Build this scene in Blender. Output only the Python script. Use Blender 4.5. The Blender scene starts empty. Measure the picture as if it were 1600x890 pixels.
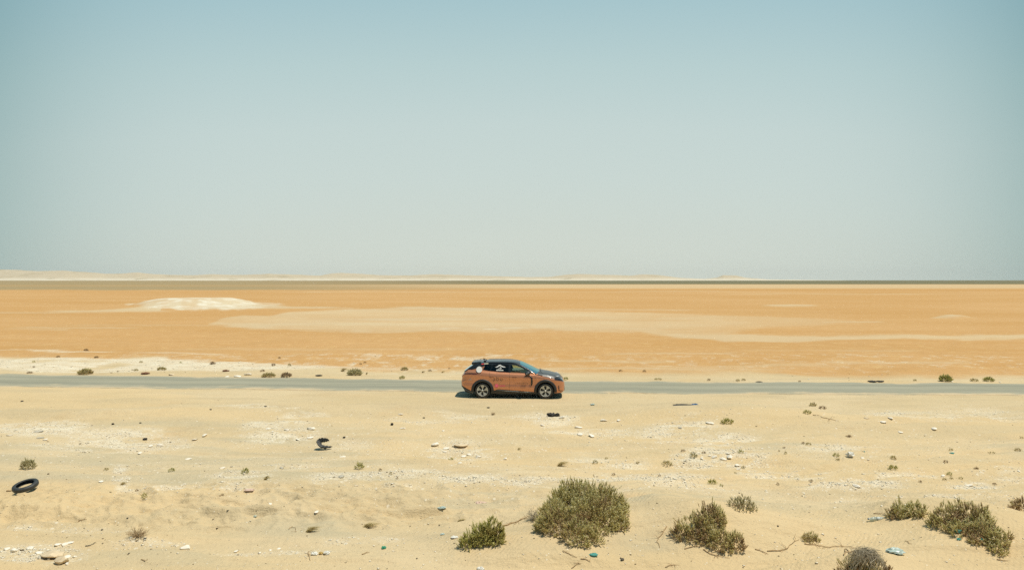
import bpy, bmesh, math, random
import numpy as np
from mathutils import Vector, Matrix

random.seed(7)
RNG = np.random.default_rng(11)
SC = bpy.context.scene
COL = SC.collection
R = math.radians

# ------------------------------------------------------------------ camera
CAM_H = 5.5
PITCH = math.atan(8.0 / 1066.7)          # the drone looks down by less than half a degree
FOC = 1066.7                             # 24 mm lens on 36 mm, in units of 1/1600 of the width
cd = bpy.data.cameras.new('camera'); cd.lens = 24.0; cd.sensor_width = 36.0
cd.clip_start = 0.1; cd.clip_end = 60000
cam = bpy.data.objects.new('camera', cd); COL.objects.link(cam)
cam.location = (0, 0, CAM_H); cam.rotation_euler = (R(90) - PITCH, 0, 0)
SC.camera = cam

# ------------------------------------------------------------------ sky, sun, exposure
SUN_DIR = Vector((0.31, -0.12, 0.93)).normalized()
SUN_EL = math.asin(SUN_DIR.z); SUN_AZ = math.atan2(SUN_DIR.x, SUN_DIR.y)
world = bpy.data.worlds.new('World'); SC.world = world; world.use_nodes = True
nt = world.node_tree; nt.nodes.clear()
def nd(t, typ, **kw):
    n = t.nodes.new(typ)
    for k, v in kw.items(): setattr(n, k, v)
    return n
def lk(t, a, b): t.links.new(a, b)
out = nd(nt, 'ShaderNodeOutputWorld'); bg = nd(nt, 'ShaderNodeBackground'); bg.inputs['Strength'].default_value = 0.1
sky = nd(nt, 'ShaderNodeTexSky', sky_type='NISHITA'); sky.sun_disc = False
sky.sun_elevation = SUN_EL; sky.sun_rotation = SUN_AZ; sky.dust_density = 4.0; sky.air_density = 1.0; sky.ozone_density = 1.5
tc = nd(nt, 'ShaderNodeTexCoord'); sx = nd(nt, 'ShaderNodeSeparateXYZ'); lk(nt, tc.outputs['Generated'], sx.inputs[0])
# dusty air thins with elevation; bluer sides are part of the painted lens vignette
at = nd(nt, 'ShaderNodeMath', operation='ARCTAN2'); lk(nt, sx.outputs['X'], at.inputs[0]); lk(nt, sx.outputs['Y'], at.inputs[1])
sq = nd(nt, 'ShaderNodeMath', operation='MULTIPLY'); lk(nt, at.outputs[0], sq.inputs[0]); lk(nt, at.outputs[0], sq.inputs[1])
azs = nd(nt, 'ShaderNodeMath', operation='MULTIPLY'); lk(nt, sq.outputs[0], azs.inputs[0]); azs.inputs[1].default_value = 0.17
el = nd(nt, 'ShaderNodeMath', operation='ADD', use_clamp=True); lk(nt, sx.outputs['Z'], el.inputs[0]); lk(nt, azs.outputs[0], el.inputs[1])
ramp = nd(nt, 'ShaderNodeValToRGB'); lk(nt, el.outputs[0], ramp.inputs[0])
def srgb(r, g, b):
    f = lambda c: (c/255/12.92) if c/255 <= 0.04045 else ((c/255+0.055)/1.055)**2.4
    return (f(r), f(g), f(b), 1)
cr = ramp.color_ramp
stops = [(0.0, srgb(219, 223, 209)), (0.03, srgb(214, 220, 209)), (0.08, srgb(209, 217, 208)), (0.15, srgb(204, 216, 210)), (0.22, srgb(199, 214, 210)),
         (0.30, srgb(186, 208, 207)), (0.38, srgb(168, 198, 203)), (0.55, srgb(136, 176, 192)), (1.0, srgb(90, 138, 172))]
cr.elements[0].position = stops[0][0]; cr.elements[0].color = stops[0][1]
cr.elements[1].position = 1.0; cr.elements[1].color = stops[-1][1]
for p, c in stops[1:-1]:
    e = cr.elements.new(p); e.color = c
SKY_GAIN = 10.2
sc_ = nd(nt, 'ShaderNodeVectorMath', operation='SCALE'); lk(nt, ramp.outputs[0], sc_.inputs[0]); sc_.inputs['Scale'].default_value = SKY_GAIN
mx = nd(nt, 'ShaderNodeMix', data_type='RGBA'); mx.inputs['Factor'].default_value = 0.93
lk(nt, sky.outputs[0], mx.inputs['A']); lk(nt, sc_.outputs[0], mx.inputs['B'])
# lens vignette painted into the sky colour: dimmer towards both sides
q4 = nd(nt, 'ShaderNodeMath', operation='MULTIPLY'); lk(nt, sq.outputs[0], q4.inputs[0]); lk(nt, sq.outputs[0], q4.inputs[1])
fl = nd(nt, 'ShaderNodeMapRange', clamp=True); lk(nt, q4.outputs[0], fl.inputs['Value']); fl.inputs['From Max'].default_value = 0.30; fl.interpolation_type = 'SMOOTHSTEP'
fs = nd(nt, 'ShaderNodeMix', data_type='RGBA', blend_type='MULTIPLY'); fs.inputs['Factor'].default_value = 1.0; lk(nt, mx.outputs['Result'], fs.inputs['A'])
fc = nd(nt, 'ShaderNodeMix', data_type='RGBA'); lk(nt, fl.outputs[0], fc.inputs['Factor']); fc.inputs['A'].default_value = (1.0, 1.015, 1.02, 1); fc.inputs['B'].default_value = (.47, .62, .64, 1)
lk(nt, fc.outputs['Result'], fs.inputs['B'])
lk(nt, fs.outputs['Result'], bg.inputs['Color']); lk(nt, bg.outputs[0], out.inputs['Surface'])

sl = bpy.data.lights.new('sun', 'SUN'); sl.energy = 4.2; sl.angle = R(0.6); sl.color = (1.0, 0.93, 0.80)
sun = bpy.data.objects.new('sun', sl); COL.objects.link(sun)
sun.rotation_euler = (-SUN_DIR).to_track_quat('-Z', 'Y').to_euler()
SC.view_settings.view_transform = 'Standard'; SC.view_settings.look = 'None'
SC.view_settings.exposure = 0.0; SC.view_settings.gamma = 1.0; SC.view_settings.use_curve_mapping = False
SC.cycles.use_denoising = False
SC.cycles.max_bounces = 8; SC.cycles.transparent_max_bounces = 12; SC.cycles.volume_bounces = 0
SC.cycles.volume_max_steps = 64

# ------------------------------------------------------------------ helpers
def put(o, parent=None):
    COL.objects.link(o)
    if parent is not None: o.parent = parent
    return o
def tag(o, label=None, cat=None, group=None, kind=None):
    if label: o['label'] = label
    if cat: o['category'] = cat
    if group: o['group'] = group
    if kind: o['kind'] = kind
    return o
def empty(name, loc=(0, 0, 0), rz=0.0):
    o = bpy.data.objects.new(name, None); put(o); o.location = loc; o.rotation_euler = (0, 0, rz); o.empty_display_size = 0.2
    return o
def mesh_obj(name, V, faces, mat, parent=None, smooth=False, tone=None):
    """faces: list of (n,3)/(n,4) int arrays"""
    V = np.asarray(V, dtype=np.float32)
    me = bpy.data.meshes.new(name)
    faces = [np.asarray(f, dtype=np.int32) for f in faces if len(f)]
    nl = sum(f.size for f in faces); nf = sum(len(f) for f in faces)
    me.vertices.add(len(V)); me.vertices.foreach_set('co', V.ravel())
    me.loops.add(nl); me.loops.foreach_set('vertex_index', np.concatenate([f.ravel() for f in faces]))
    me.polygons.add(nf)
    sizes = np.concatenate([np.full(len(f), f.shape[1], dtype=np.int32) for f in faces])
    starts = np.concatenate([[0], np.cumsum(sizes)[:-1]]).astype(np.int32)
    me.polygons.foreach_set('loop_start', starts); me.polygons.foreach_set('loop_total', sizes)
    if smooth: me.polygons.foreach_set('use_smooth', np.ones(nf, dtype=bool))
    if tone is not None:
        a = me.attributes.new('tone', 'FLOAT', 'POINT'); a.data.foreach_set('value', np.asarray(tone, dtype=np.float32))
    me.update(calc_edges=True); me.validate()
    me.materials.append(mat)
    o = bpy.data.objects.new(name, me)
    return put(o, parent)
def bm_obj(name, bm, mat, parent=None, smooth=False):
    me = bpy.data.meshes.new(name); bm.to_mesh(me); bm.free()
    if smooth:
        for p in me.polygons: p.use_smooth = True
    me.materials.append(mat)
    return put(bpy.data.objects.new(name, me), parent)
def bm_box(bm, c, s, rot=None, bevel=0.0):
    r = bmesh.ops.create_cube(bm, size=1.0)
    M = Matrix.Translation(c) @ (rot.to_4x4() if rot else Matrix.Identity(4)) @ Matrix.Diagonal((*s, 1))
    bmesh.ops.transform(bm, matrix=M, verts=r['verts'])
    if bevel:
        ed = list({e for v in r['verts'] for e in v.link_edges})
        bmesh.ops.bevel(bm, geom=ed, offset=bevel, segments=2, affect='EDGES', profile=0.5)
def tube_arrays(pts, rad, n=5):
    """tapered tube along pts -> V, quads"""
    pts = [Vector(p) for p in pts]; V = []; F = []
    m = len(pts)
    for i, p in enumerate(pts):
        d = (pts[min(i+1, m-1)] - pts[max(i-1, 0)])
        d = d.normalized() if d.length > 1e-6 else Vector((0, 0, 1))
        a = d.orthogonal().normalized() if abs(d.z) > .9 else d.cross(Vector((0, 0, 1))).normalized(); b = d.cross(a)
        r = rad[i] if hasattr(rad, '__len__') else rad
        for k in range(n):
            t = 2*math.pi*k/n; V.append(p + a*math.cos(t)*r + b*math.sin(t)*r)
    for i in range(m-1):
        for k in range(n):
            F.append((i*n+k, i*n+(k+1) % n, (i+1)*n+(k+1) % n, (i+1)*n+k))
    return np.array([tuple(v) for v in V]), np.array(F)
class Acc:
    def __init__(s): s.V = []; s.F = {3: [], 4: []}; s.n = 0; s.T = []
    def add(s, V, F, tone=0.5):
        V = np.asarray(V, dtype=float).reshape(-1, 3); F = np.asarray(F, dtype=int)
        s.V.append(V); s.F[F.shape[1]].append(F + s.n); s.n += len(V)
        s.T.append(np.full(len(V), tone) if np.isscalar(tone) else tone)
    def build(s, name, mat, parent=None, smooth=False):
        return mesh_obj(name, np.concatenate(s.V), [np.concatenate(f) for f in s.F.values() if f], mat, parent, smooth, np.concatenate(s.T))

# value noise (numpy)
def _hash(ix, iy, seed):
    h = (ix.astype(np.int64)*374761393 + iy.astype(np.int64)*668265263 + seed*974711) & 0x7fffffff
    h = ((h ^ (h >> 13))*1274126177) & 0x7fffffff
    h = (h ^ (h >> 16)) & 0xffffff
    return h/float(0xffffff)
def vnoise(x, y, seed=0):
    x = np.asarray(x, dtype=float); y = np.asarray(y, dtype=float)
    ix = np.floor(x); iy = np.floor(y); fx = x-ix; fy = y-iy
    fx = fx*fx*fx*(fx*(fx*6-15)+10); fy = fy*fy*fy*(fy*(fy*6-15)+10)
    a = _hash(ix, iy, seed); b = _hash(ix+1, iy, seed); c = _hash(ix, iy+1, seed); d = _hash(ix+1, iy+1, seed)
    return (a*(1-fx)+b*fx)*(1-fy)+(c*(1-fx)+d*fx)*fy
def fbm(x, y, seed=0, oct=4, gain=0.5):
    s = 0; a = 1; t = 0
    for i in range(oct):
        s = s+a*vnoise(x*2**i+i*17.3, y*2**i-i*9.1, seed+i); t += a; a *= gain
    return s/t
def sstep(a, b, x):
    t = np.clip((x-a)/(b-a), 0, 1); return t*t*(3-2*t)

# where a point of the plain stands: (u, v) = the direction it is seen in, per 1600 of the width
def flat_xy(u, v):
    y = np.tan(np.arctan((v-445.0)/FOC)+PITCH)
    d = CAM_H/np.maximum(y, 1e-6)
    return (u-800.0)/FOC*d, d
def uv_of(x, y):
    dep = np.arctan(CAM_H/np.maximum(y, 1e-3))
    return 800.0+FOC*x/np.maximum(y, 1e-3), 445.0+FOC*np.tan(dep-PITCH)

# ------------------------------------------------------------------ road line (world metres)
_RX = [-60, -26.4, -12.8, -2.5, 3.1, 12.3, 24.4, 60]
_RN = [38.6, 35.2, 34.15, 33.45, 33.1, 32.8, 32.5, 32.0]     # near edge
_RF = [43.5, 39.6, 38.4, 37.5, 37.1, 36.7, 36.3, 35.9]       # far edge
def road_near(x): return np.interp(x, _RX, _RN)
def road_far(x): return np.interp(x, _RX, _RF)

# ------------------------------------------------------------------ terrain heights
# nabkha mounds and swells: (u, v, radius x m, radius y m, height m)
MOUNDS = [(912, 835, 1.5, 1.5, .20), (755, 856, 1.1, .8, .10), (1108, 846, 1.4, 1.1, .20), (1210, 835, 2.0, 1.2, .22),
          (1030, 800, 1.6, 2.0, .20), (1425, 815, 1.3, 1.0, .17), (1520, 848, 1.8, 1.6, .24), (1590, 840, 1.2, 2.0, .16),
          (1350, 895, 1.2, .7, .16), (1160, 795, .8, .8, .05), (860, 870, 1.5, .6, .08), (1450, 880, 1.2, .6, .12), (213, 838, .8, .6, .05),
          (165, 645, 6, 1.6, .12), (150, 655, 2.2, 1.5, .10), (560, 640, 6, 1.4, .08), (1040, 650, 4.5, 1.6, .15), (1170, 650, 3.5, 1.8, .12),
          (1500, 665, 7, 1.8, .12), (300, 800, 4, 1.2, .08), (60, 805, 1.6, .8, .07), (500, 800, 2.4, .9, .07)]
_M = []
for (u, v, rx, ry, h) in MOUNDS:
    X, Y = flat_xy(u, v); _M.append((float(X), float(Y), rx, ry, h))
RUTS = []
for pts, dpt, w_ in (([(300, 812), (700, 803), (850, 789), (1100, 765), (1350, 748), (1600, 722), (1750, 715)], .045, .13), ([(300, 800), (700, 792), (850, 775), (1200, 742), (1600, 700), (1750, 690)], .040, .13),
                     ([(-100, 664), (0, 661), (200, 656), (420, 641), (700, 637)], .05, .20), ([(-100, 816), (0, 817), (250, 821), (600, 808), (900, 802)], .035, .12),
                     ([(600, 705), (800, 700), (1100, 694), (1400, 668), (1700, 655)], .045, .18), ([(-100, 745), (200, 742), (500, 727), (800, 722), (1000, 725)], .04, .16), ([(-100, 885), (250, 880), (450, 888)], .03, .12)):
    xy = [flat_xy(a, b) for a, b in pts]; RUTS.append((([float(p[0]) for p in xy], [float(p[1]) for p in xy]), dpt, w_))
def height(x, y):
    x = np.asarray(x, dtype=float); y = np.asarray(y, dtype=float)
    nr = road_near(x); fr = road_far(x)
    z = np.zeros(np.broadcast(x, y).shape)
    front = sstep(0.6, 5.0, nr-y)                     # 0 at the road, 1 out on the sand in front of it
    q = y-(nr-34)                                      # distance across the road
    wob = fbm(x*.12, q*.35, 3, 3)
    z = z+front*((fbm(x*.10, q*.22, 5, 3)-.5)*.44+(fbm(x*.30+3, q*.75, 8, 4)-.5)*.26)
    z = z+front*(fbm(x*.16, q*1.7+wob*3, 21, 5, .6)-.5)*.13       # long low streaks beside the track
    und = sstep(18.6, 17.2, y)*sstep(14.6, 15.6, y)*(.25+.75*sstep(2, -4, x))
    z = z+und*(np.abs(fbm(x*.9+y*.8, y*1.5-x*.45, 33, 4)-.5)*-.65+.07)  # churned windblown sand on the left
    for (X, Y, rx, ry, h) in _M:
        e = ((x-X)/rx)**2+((y-Y)/ry)**2
        z = z+1.7*h*np.exp(-e*1.3)
    # beyond the road: a low broken bank, then the flat
    beh = sstep(0.3, 2.5, y-fr)*sstep(60, 12, y-fr)
    z = z+beh*((fbm(x*.16, y*.22, 41, 4)-.42)*.42)
    # shoulder lips of blown sand along the asphalt
    z = z+.035*np.exp(-((y-nr+.55)/.4)**2)*vnoise(x*.5, x*0+3, 51)+.05*np.exp(-((y-fr-.6)/.45)**2)*(.4+vnoise(x*.4, x*0+9, 52))
    # table of pale rock and sand hummocks out on the flat
    def hill(u0, v0, wl, wr, dep, h, flat=.35, seed=60):
        X, Y = flat_xy(u0, v0)
        a = (x-X); w = np.where(a < 0, wl, wr)
        e = np.sqrt((a/w)**2+((y-Y)/dep)**2)+(fbm(x*.12, y*.07, seed, 3)-.5)*.25
        return h*sstep(1.0, flat, e)
    farm = y > 60
    if np.any(farm):
        z = z+np.where(farm, hill(302, 477, 12.5, 16, 17, 1.35)+hill(300, 479, 26, 28, 22, .35, .1, 61)
                       + hill(375, 499, 4.2, 10, 7, .42, .1, 62)+hill(640, 498, 26, 34, 22, .12, .5, 63)
                       + hill(1490, 496.5, 3.2, 3.2, 3, .42, .15, 64)+hill(1235, 477.5, 9, 9, 6, .3, .2, 65), 0)
        z = z+np.where(y > 55, (fbm(x*.02, y*.02, 71, 3)-.5)*.25*sstep(55, 80, y)*sstep(4000, 400, y), 0)
    for pts, dpt, w_ in RUTS:
        wb2 = (fbm(x*.5, x*0+dpt*100, 141, 3)-.5)*.25; dd = y-np.interp(x, pts[0], pts[1])-wb2
        z = z+front*dpt*(-np.exp(-(dd/w_)**2)+.55*np.exp(-((dd-1.9*w_)/w_)**2)+.4*np.exp(-((dd+1.9*w_)/w_)**2))*(.35+1.1*vnoise(x*.35, x*0+dpt*50, 143))
    # the roadbed itself is level, with the ground just under the asphalt
    on = sstep(-.15, .12, y-nr)*sstep(.15, -.12, y-fr)
    return z*(1-on)-.03*on
def G(u, v, dz=0.0):
    """the point of the terrain seen in direction (u, v)"""
    dx = (u-800.0)/FOC; t = -math.tan(math.atan((v-445.0)/FOC)+PITCH)
    y = CAM_H/-t
    for _ in range(25):
        z = float(height(dx*y, y)); y = .5*y+.5*(CAM_H-z)/-t
    return Vector((dx*y, y, float(height(dx*y, y))+dz))
def mpp(y): return y/FOC

# ------------------------------------------------------------------ ground cover masks in world metres, written with (u, v) landmarks
WHITE = [(60, 672, 75, 13, 1), (200, 688, 90, 13, .9), (120, 700, 80, 7, .6), (190, 748, 12, 20, .9), (262, 769, 60, 3.5, .9), (350, 765, 40, 7, .8), (380, 747, 46, 7, .9),
         (60, 857, 62, 13, .8), (100, 826, 90, 3.5, .5), (240, 845, 60, 6, .4), (440, 672, 60, 13, .9), (465, 648, 40, 4, .7), (545, 690, 40, 10, .5), (450, 725, 62, 7, .6),
         (550, 752, 60, 9, .9), (640, 746, 60, 10, .8), (722, 702, 50, 16, .8), (745, 757, 60, 9, 1), (650, 655, 40, 5, .7), (560, 850, 60, 5, .5), (430, 863, 80, 3.5, .5),
         (722, 648, 50, 4, .5), (630, 771, 30, 4, .6), (850, 650, 50, 7, .8), (922, 673, 50, 9, .8), (1060, 676, 60, 15, .9), (1125, 690, 50, 13, .9), (950, 716, 60, 10, .7),
         (1120, 716, 70, 13, 1), (838, 760, 80, 10, .9), (1000, 746, 90, 12, .9), (1080, 766, 60, 7, .7), (1180, 737, 40, 7, .7), (1232, 741, 60, 7, .8),
         (1332, 756, 70, 5, 1), (1325, 701, 60, 9, .7), (1500, 650, 95, 14, .6), (1400, 746, 60, 5, .7), (1518, 757, 40, 4, 1), (1470, 777, 40, 5, .6), (1350, 774, 60, 3.5, .6),
         (1560, 742, 40, 9, .5), (1388, 650, 40, 9, .6), (800, 720, 700, 60, .16), (1500, 780, 120, 14, .25), (390, 640, 40, 3, .6), (920, 780, 160, 6, .3)]
def gravel_mask(x, y):
    u, v = uv_of(x, y); m = np.zeros(np.broadcast(x, y).shape)
    wu = (fbm(x*.5, y*.5, 81, 3)-.5)*26; wv = (fbm(x*.4+9, y*.9, 82, 3)-.5)*14
    for (a, b, ra, rb, s) in WHITE:
        e = ((u+wu-a)/ra)**2+((v+wv-b)/rb)**2
        m = np.maximum(m, s*sstep(2.3, .1, e))
    n = fbm(x*1.3, y*2.6, 85, 4)
    n2 = fbm(x*5.5, y*7, 86, 3); m = m*sstep(.34, .66, n*.7+n2*.3+m*.10)*(v > 618)
    # beyond the asphalt
    top = np.interp(u, [-600, 0, 130, 250, 400, 520, 620, 700, 1000, 1600, 2200], [556, 557, 558, 561, 568, 571, 574, 574, 583, 590, 590])
    vv = v+(fbm(x*.25, y*.12, 86, 4)-.5)*12
    strip = sstep(top-1, top+2.5, vv)*sstep(581, 576, v+(vnoise(x*.15, y*.1, 88)-.5)*12)*np.interp(u, [0, 430, 560, 700, 900, 1600], [.95, .9, .5, .25, .12, .05])
    strip = strip*sstep(.32, .55, fbm(x*.35, y*.5, 87, 4)+.08)
    sp = sstep(.50, .78, fbm(x*1.7, y*1.2, 89, 5, .65))*sstep(552, 556, v)*sstep(590, 566, v)*np.interp(u, [0, 500, 560, 760, 820, 1250, 1400, 1600], [.3, .5, .9, .9, .3, .4, .6, .6])
    ln = np.exp(-((vv-548)/1.2)**2)*sstep(200, 150, u)+.7*np.exp(-((v-553-(u-270)*.02)/1.3)**2)*sstep(90, 50, np.abs(u-280))
    ln = ln+.9*np.exp(-((vv-557)/2.6)**2)*sstep(170, 110, np.abs(u-690))*sstep(.4, .6, fbm(x*.9, y*.5, 90, 3))
    beyond = (v < 600)
    return np.clip(np.where(beyond, np.maximum(np.maximum(strip, sp*.8), ln*.55), m), 0, 1)
def masks(x, y):
    u, v = uv_of(x, y)
    jit = (fbm(u*.012, v*.22, 91, 4)-.5)+.45*(fbm(u*.07, v*.6, 94, 3)-.5)
    ve = v+jit*5
    top = np.interp(u, [-600, 0, 130, 250, 400, 520, 700, 1000, 1300, 1600, 2200], [555, 557, 559, 562, 569, 573, 576, 583, 588, 592, 592])
    orange = sstep(top+6, top-3, v+(fbm(x*.2, y*.15, 92, 4)-.5)*16)
    # pale sand sheet
    st = np.interp(u, [325, 350, 378, 420, 450, 560, 640, 800, 930, 1040, 1200, 1300, 1380], [505, 498, 493, 494, 487.5, 482.5, 479, 482.5, 487, 489, 494.5, 498, 504.5])
    sb = np.interp(u, [325, 360, 420, 560, 760, 830, 1000, 1060, 1130, 1200, 1290, 1380], [505, 510, 515, 517, 519, 515, 518, 527, 524, 511, 508, 504.5])
    pale = sstep(st-1.2, st+2.2, v+jit*3)*sstep(sb+4, sb-3.5, v+jit*8)*(.72+.28*sstep(.35, .6, fbm(u*.006, v*.25, 99, 4)))*(u > 325)*(u < 1380)
    pale *= np.interp(u, [325, 400, 700, 1000, 1150, 1280, 1380], [.7, .9, .92, .75, .55, .35, .1])*(.8+.2*sstep(.3, .7, fbm(u*.02, v*.3, 93, 4)))
    tb = np.interp(u, [980, 1050, 1130, 1300, 1600, 2200], [516, 519, 521.5, 524.5, 522, 519]); bb = np.interp(u, [980, 1050, 1130, 1300, 1600, 2200], [517, 525, 533, 532, 530, 528])
    pale = np.maximum(pale, .75*sstep(tb-1, tb+2, v+jit*3)*sstep(bb+1.5, bb-1.5, v+jit*4)*sstep(985, 1060, u))
    for (a, b, c, w, s) in [(170, 486.3, 110, 1.1, .75), (60, 488.5, 150, .8, .4), (460, 480.5, 80, 1.2, .8), (385, 479, 70, 1.6, .9), (260, 508, 200, .8, .3), (120, 511.5, 110, 1.0, .45), (60, 514, 60, .8, .4), (800, 455.4, 460, .5, .55), (1300, 459, 200, .5, .4),
                          (1235, 477.5, 50, .9, .8), (1545, 531, 60, .8, .8), (620, 446.2, 240, .9, .5), (1330, 503.5, 60, 1.0, .6), (960, 484, 140, .8, .5), (1490, 497, 42, .8, .7),
                          (500, 545, 300, 1.4, .25), (1050, 553, 120, 1.0, .5), (1300, 548, 160, 1.2, .3), (950, 563, 120, 1.5, .5), (1150, 571, 180, 2.0, .45), (1400, 568, 140, 1.6, .5), (1000, 578, 260, 3, .5)]:
        pale = np.maximum(pale, s*np.exp(-((v+jit*2.2-b)/w)**2)*sstep(1.0, .6, np.abs(u-a)/c))
    for (a0, a1, b0, b1, w0, w1) in ((235, 70, 483.5, 488.5, 3.2, .5), (370, 560, 480, 481.5, 3.4, .5)):     # its long thin tails of blown chalk
        tt = np.clip((u-a0)/(a1-a0), 0, 1); bb_ = b0+(b1-b0)*tt; ww = w0+(w1-w0)*tt**.6
        pale = np.maximum(pale, .95*(1-.5*tt)*sstep(1.25, .5, np.abs(v+jit*1.2-bb_)/ww)*((u-a0)/(a1-a0) > -.1)*((u-a0)/(a1-a0) < 1))
    # chalk crust of the table hill
    e = np.sqrt(((u-300)/np.where(u < 300, 98., 128.))**2+((v-476.5)/8.5)**2)
    chalk = sstep(1.15, .8, e+(fbm(u*.06, v*.5, 95, 3)-.5)*.5)*(.72+.28*sstep(.4, .6, fbm(u*.04, v*.4, 96, 3)))
    chalk = np.maximum(chalk, .75*np.exp(-((u-1490)/12)**2-((v-495.5)/1.6)**2))
    chalk = np.maximum(chalk, .6*sstep(.55, .7, fbm(u*.03, v*.6, 97, 3))*np.exp(-((v-513)/1.8)**2)*sstep(120, 80, np.abs(u-720)))
    lft = sstep(900, 350, u); rgt = 1-lft
    brown = lft*(sstep(454, 451.5, ve*.3+v*.7)*(1-.55*np.exp(-((v-446.1)/.55)**2))) + rgt*sstep(444.6, 443.4, v)*.55
    dark = (rgt*.95+lft*.05)*sstep(444.5, 443.2, v)
    tan = rgt*sstep(443, 445, v)*sstep(451.5, 449, v)
    rust = np.exp(-((v-np.interp(u, [0, 800, 1600], [455, 453.5, 453.3]))/1.1)**2)*rgt*.8
    rust = np.maximum(rust, .38*sstep(.45, .75, fbm(u*.005, v*.28, 98, 4))*orange)
    return orange, pale, chalk, brown, dark, tan, rust

# ------------------------------------------------------------------ materials
MATS = {}
def pbsdf(name, color, rough=.6, metal=0.0, coat=0.0, spec=.5, noise=None):
    """noise = (scale, amount) darkens and lightens the colour unevenly"""
    if name in MATS: return MATS[name]
    m = bpy.data.materials.new(name); m.use_nodes = True; t = m.node_tree
    b = t.nodes['Principled BSDF']
    b.inputs['Base Color'].default_value = (*color[:3], 1); b.inputs['Roughness'].default_value = rough
    b.inputs['Metallic'].default_value = metal; b.inputs['Coat Weight'].default_value = coat
    b.inputs['Coat Roughness'].default_value = .04
    b.inputs['Specular IOR Level'].default_value = spec
    if noise:
        tc = nd(t, 'ShaderNodeTexCoord'); n = nd(t, 'ShaderNodeTexNoise'); n.inputs['Scale'].default_value = noise[0]; n.inputs['Detail'].default_value = 5
        lk(t, tc.outputs['Object'], n.inputs['Vector'])
        mr = nd(t, 'ShaderNodeMapRange'); mr.inputs['From Min'].default_value = .3; mr.inputs['From Max'].default_value = .7
        mr.inputs['To Min'].default_value = 1-noise[1]; mr.inputs['To Max'].default_value = 1+noise[1]
        lk(t, n.outputs['Fac'], mr.inputs['Value'])
        v = nd(t, 'ShaderNodeVectorMath', operation='SCALE'); v.inputs[0].default_value = color[:3]; lk(t, mr.outputs[0], v.inputs['Scale'])
        lk(t, v.outputs[0], b.inputs['Base Color'])
    MATS[name] = m; return m
def tone_mat(name, stops, rough=.75, spec=.25, trans=0.0):
    """colour chosen by each leaf's own 'tone'"""
    m = bpy.data.materials.new(name); m.use_nodes = True; t = m.node_tree; b = t.nodes['Principled BSDF']
    a = nd(t, 'ShaderNodeAttribute', attribute_name='tone'); r = nd(t, 'ShaderNodeValToRGB')
    r.color_ramp.elements[0].position = stops[0][0]; r.color_ramp.elements[0].color = (*stops[0][1], 1)
    r.color_ramp.elements[1].position = stops[-1][0]; r.color_ramp.elements[1].color = (*stops[-1][1], 1)
    for p, c in stops[1:-1]: r.color_ramp.elements.new(p).color = (*c, 1)
    lk(t, a.outputs['Fac'], r.inputs[0]); lk(t, r.outputs[0], b.inputs['Base Color'])
    if trans:
        tl = nd(t, 'ShaderNodeBsdfTranslucent'); ms = nd(t, 'ShaderNodeMixShader'); ms.inputs[0].default_value = trans; lk(t, r.outputs[0], tl.inputs[0])
        lk(t, b.outputs[0], ms.inputs[1]); lk(t, tl.outputs[0], ms.inputs[2]); lk(t, ms.outputs[0], t.nodes['Material Output'].inputs['Surface'])
    b.inputs['Roughness'].default_value = rough; b.inputs['Specular IOR Level'].default_value = spec
    MATS[name] = m; return m

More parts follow.
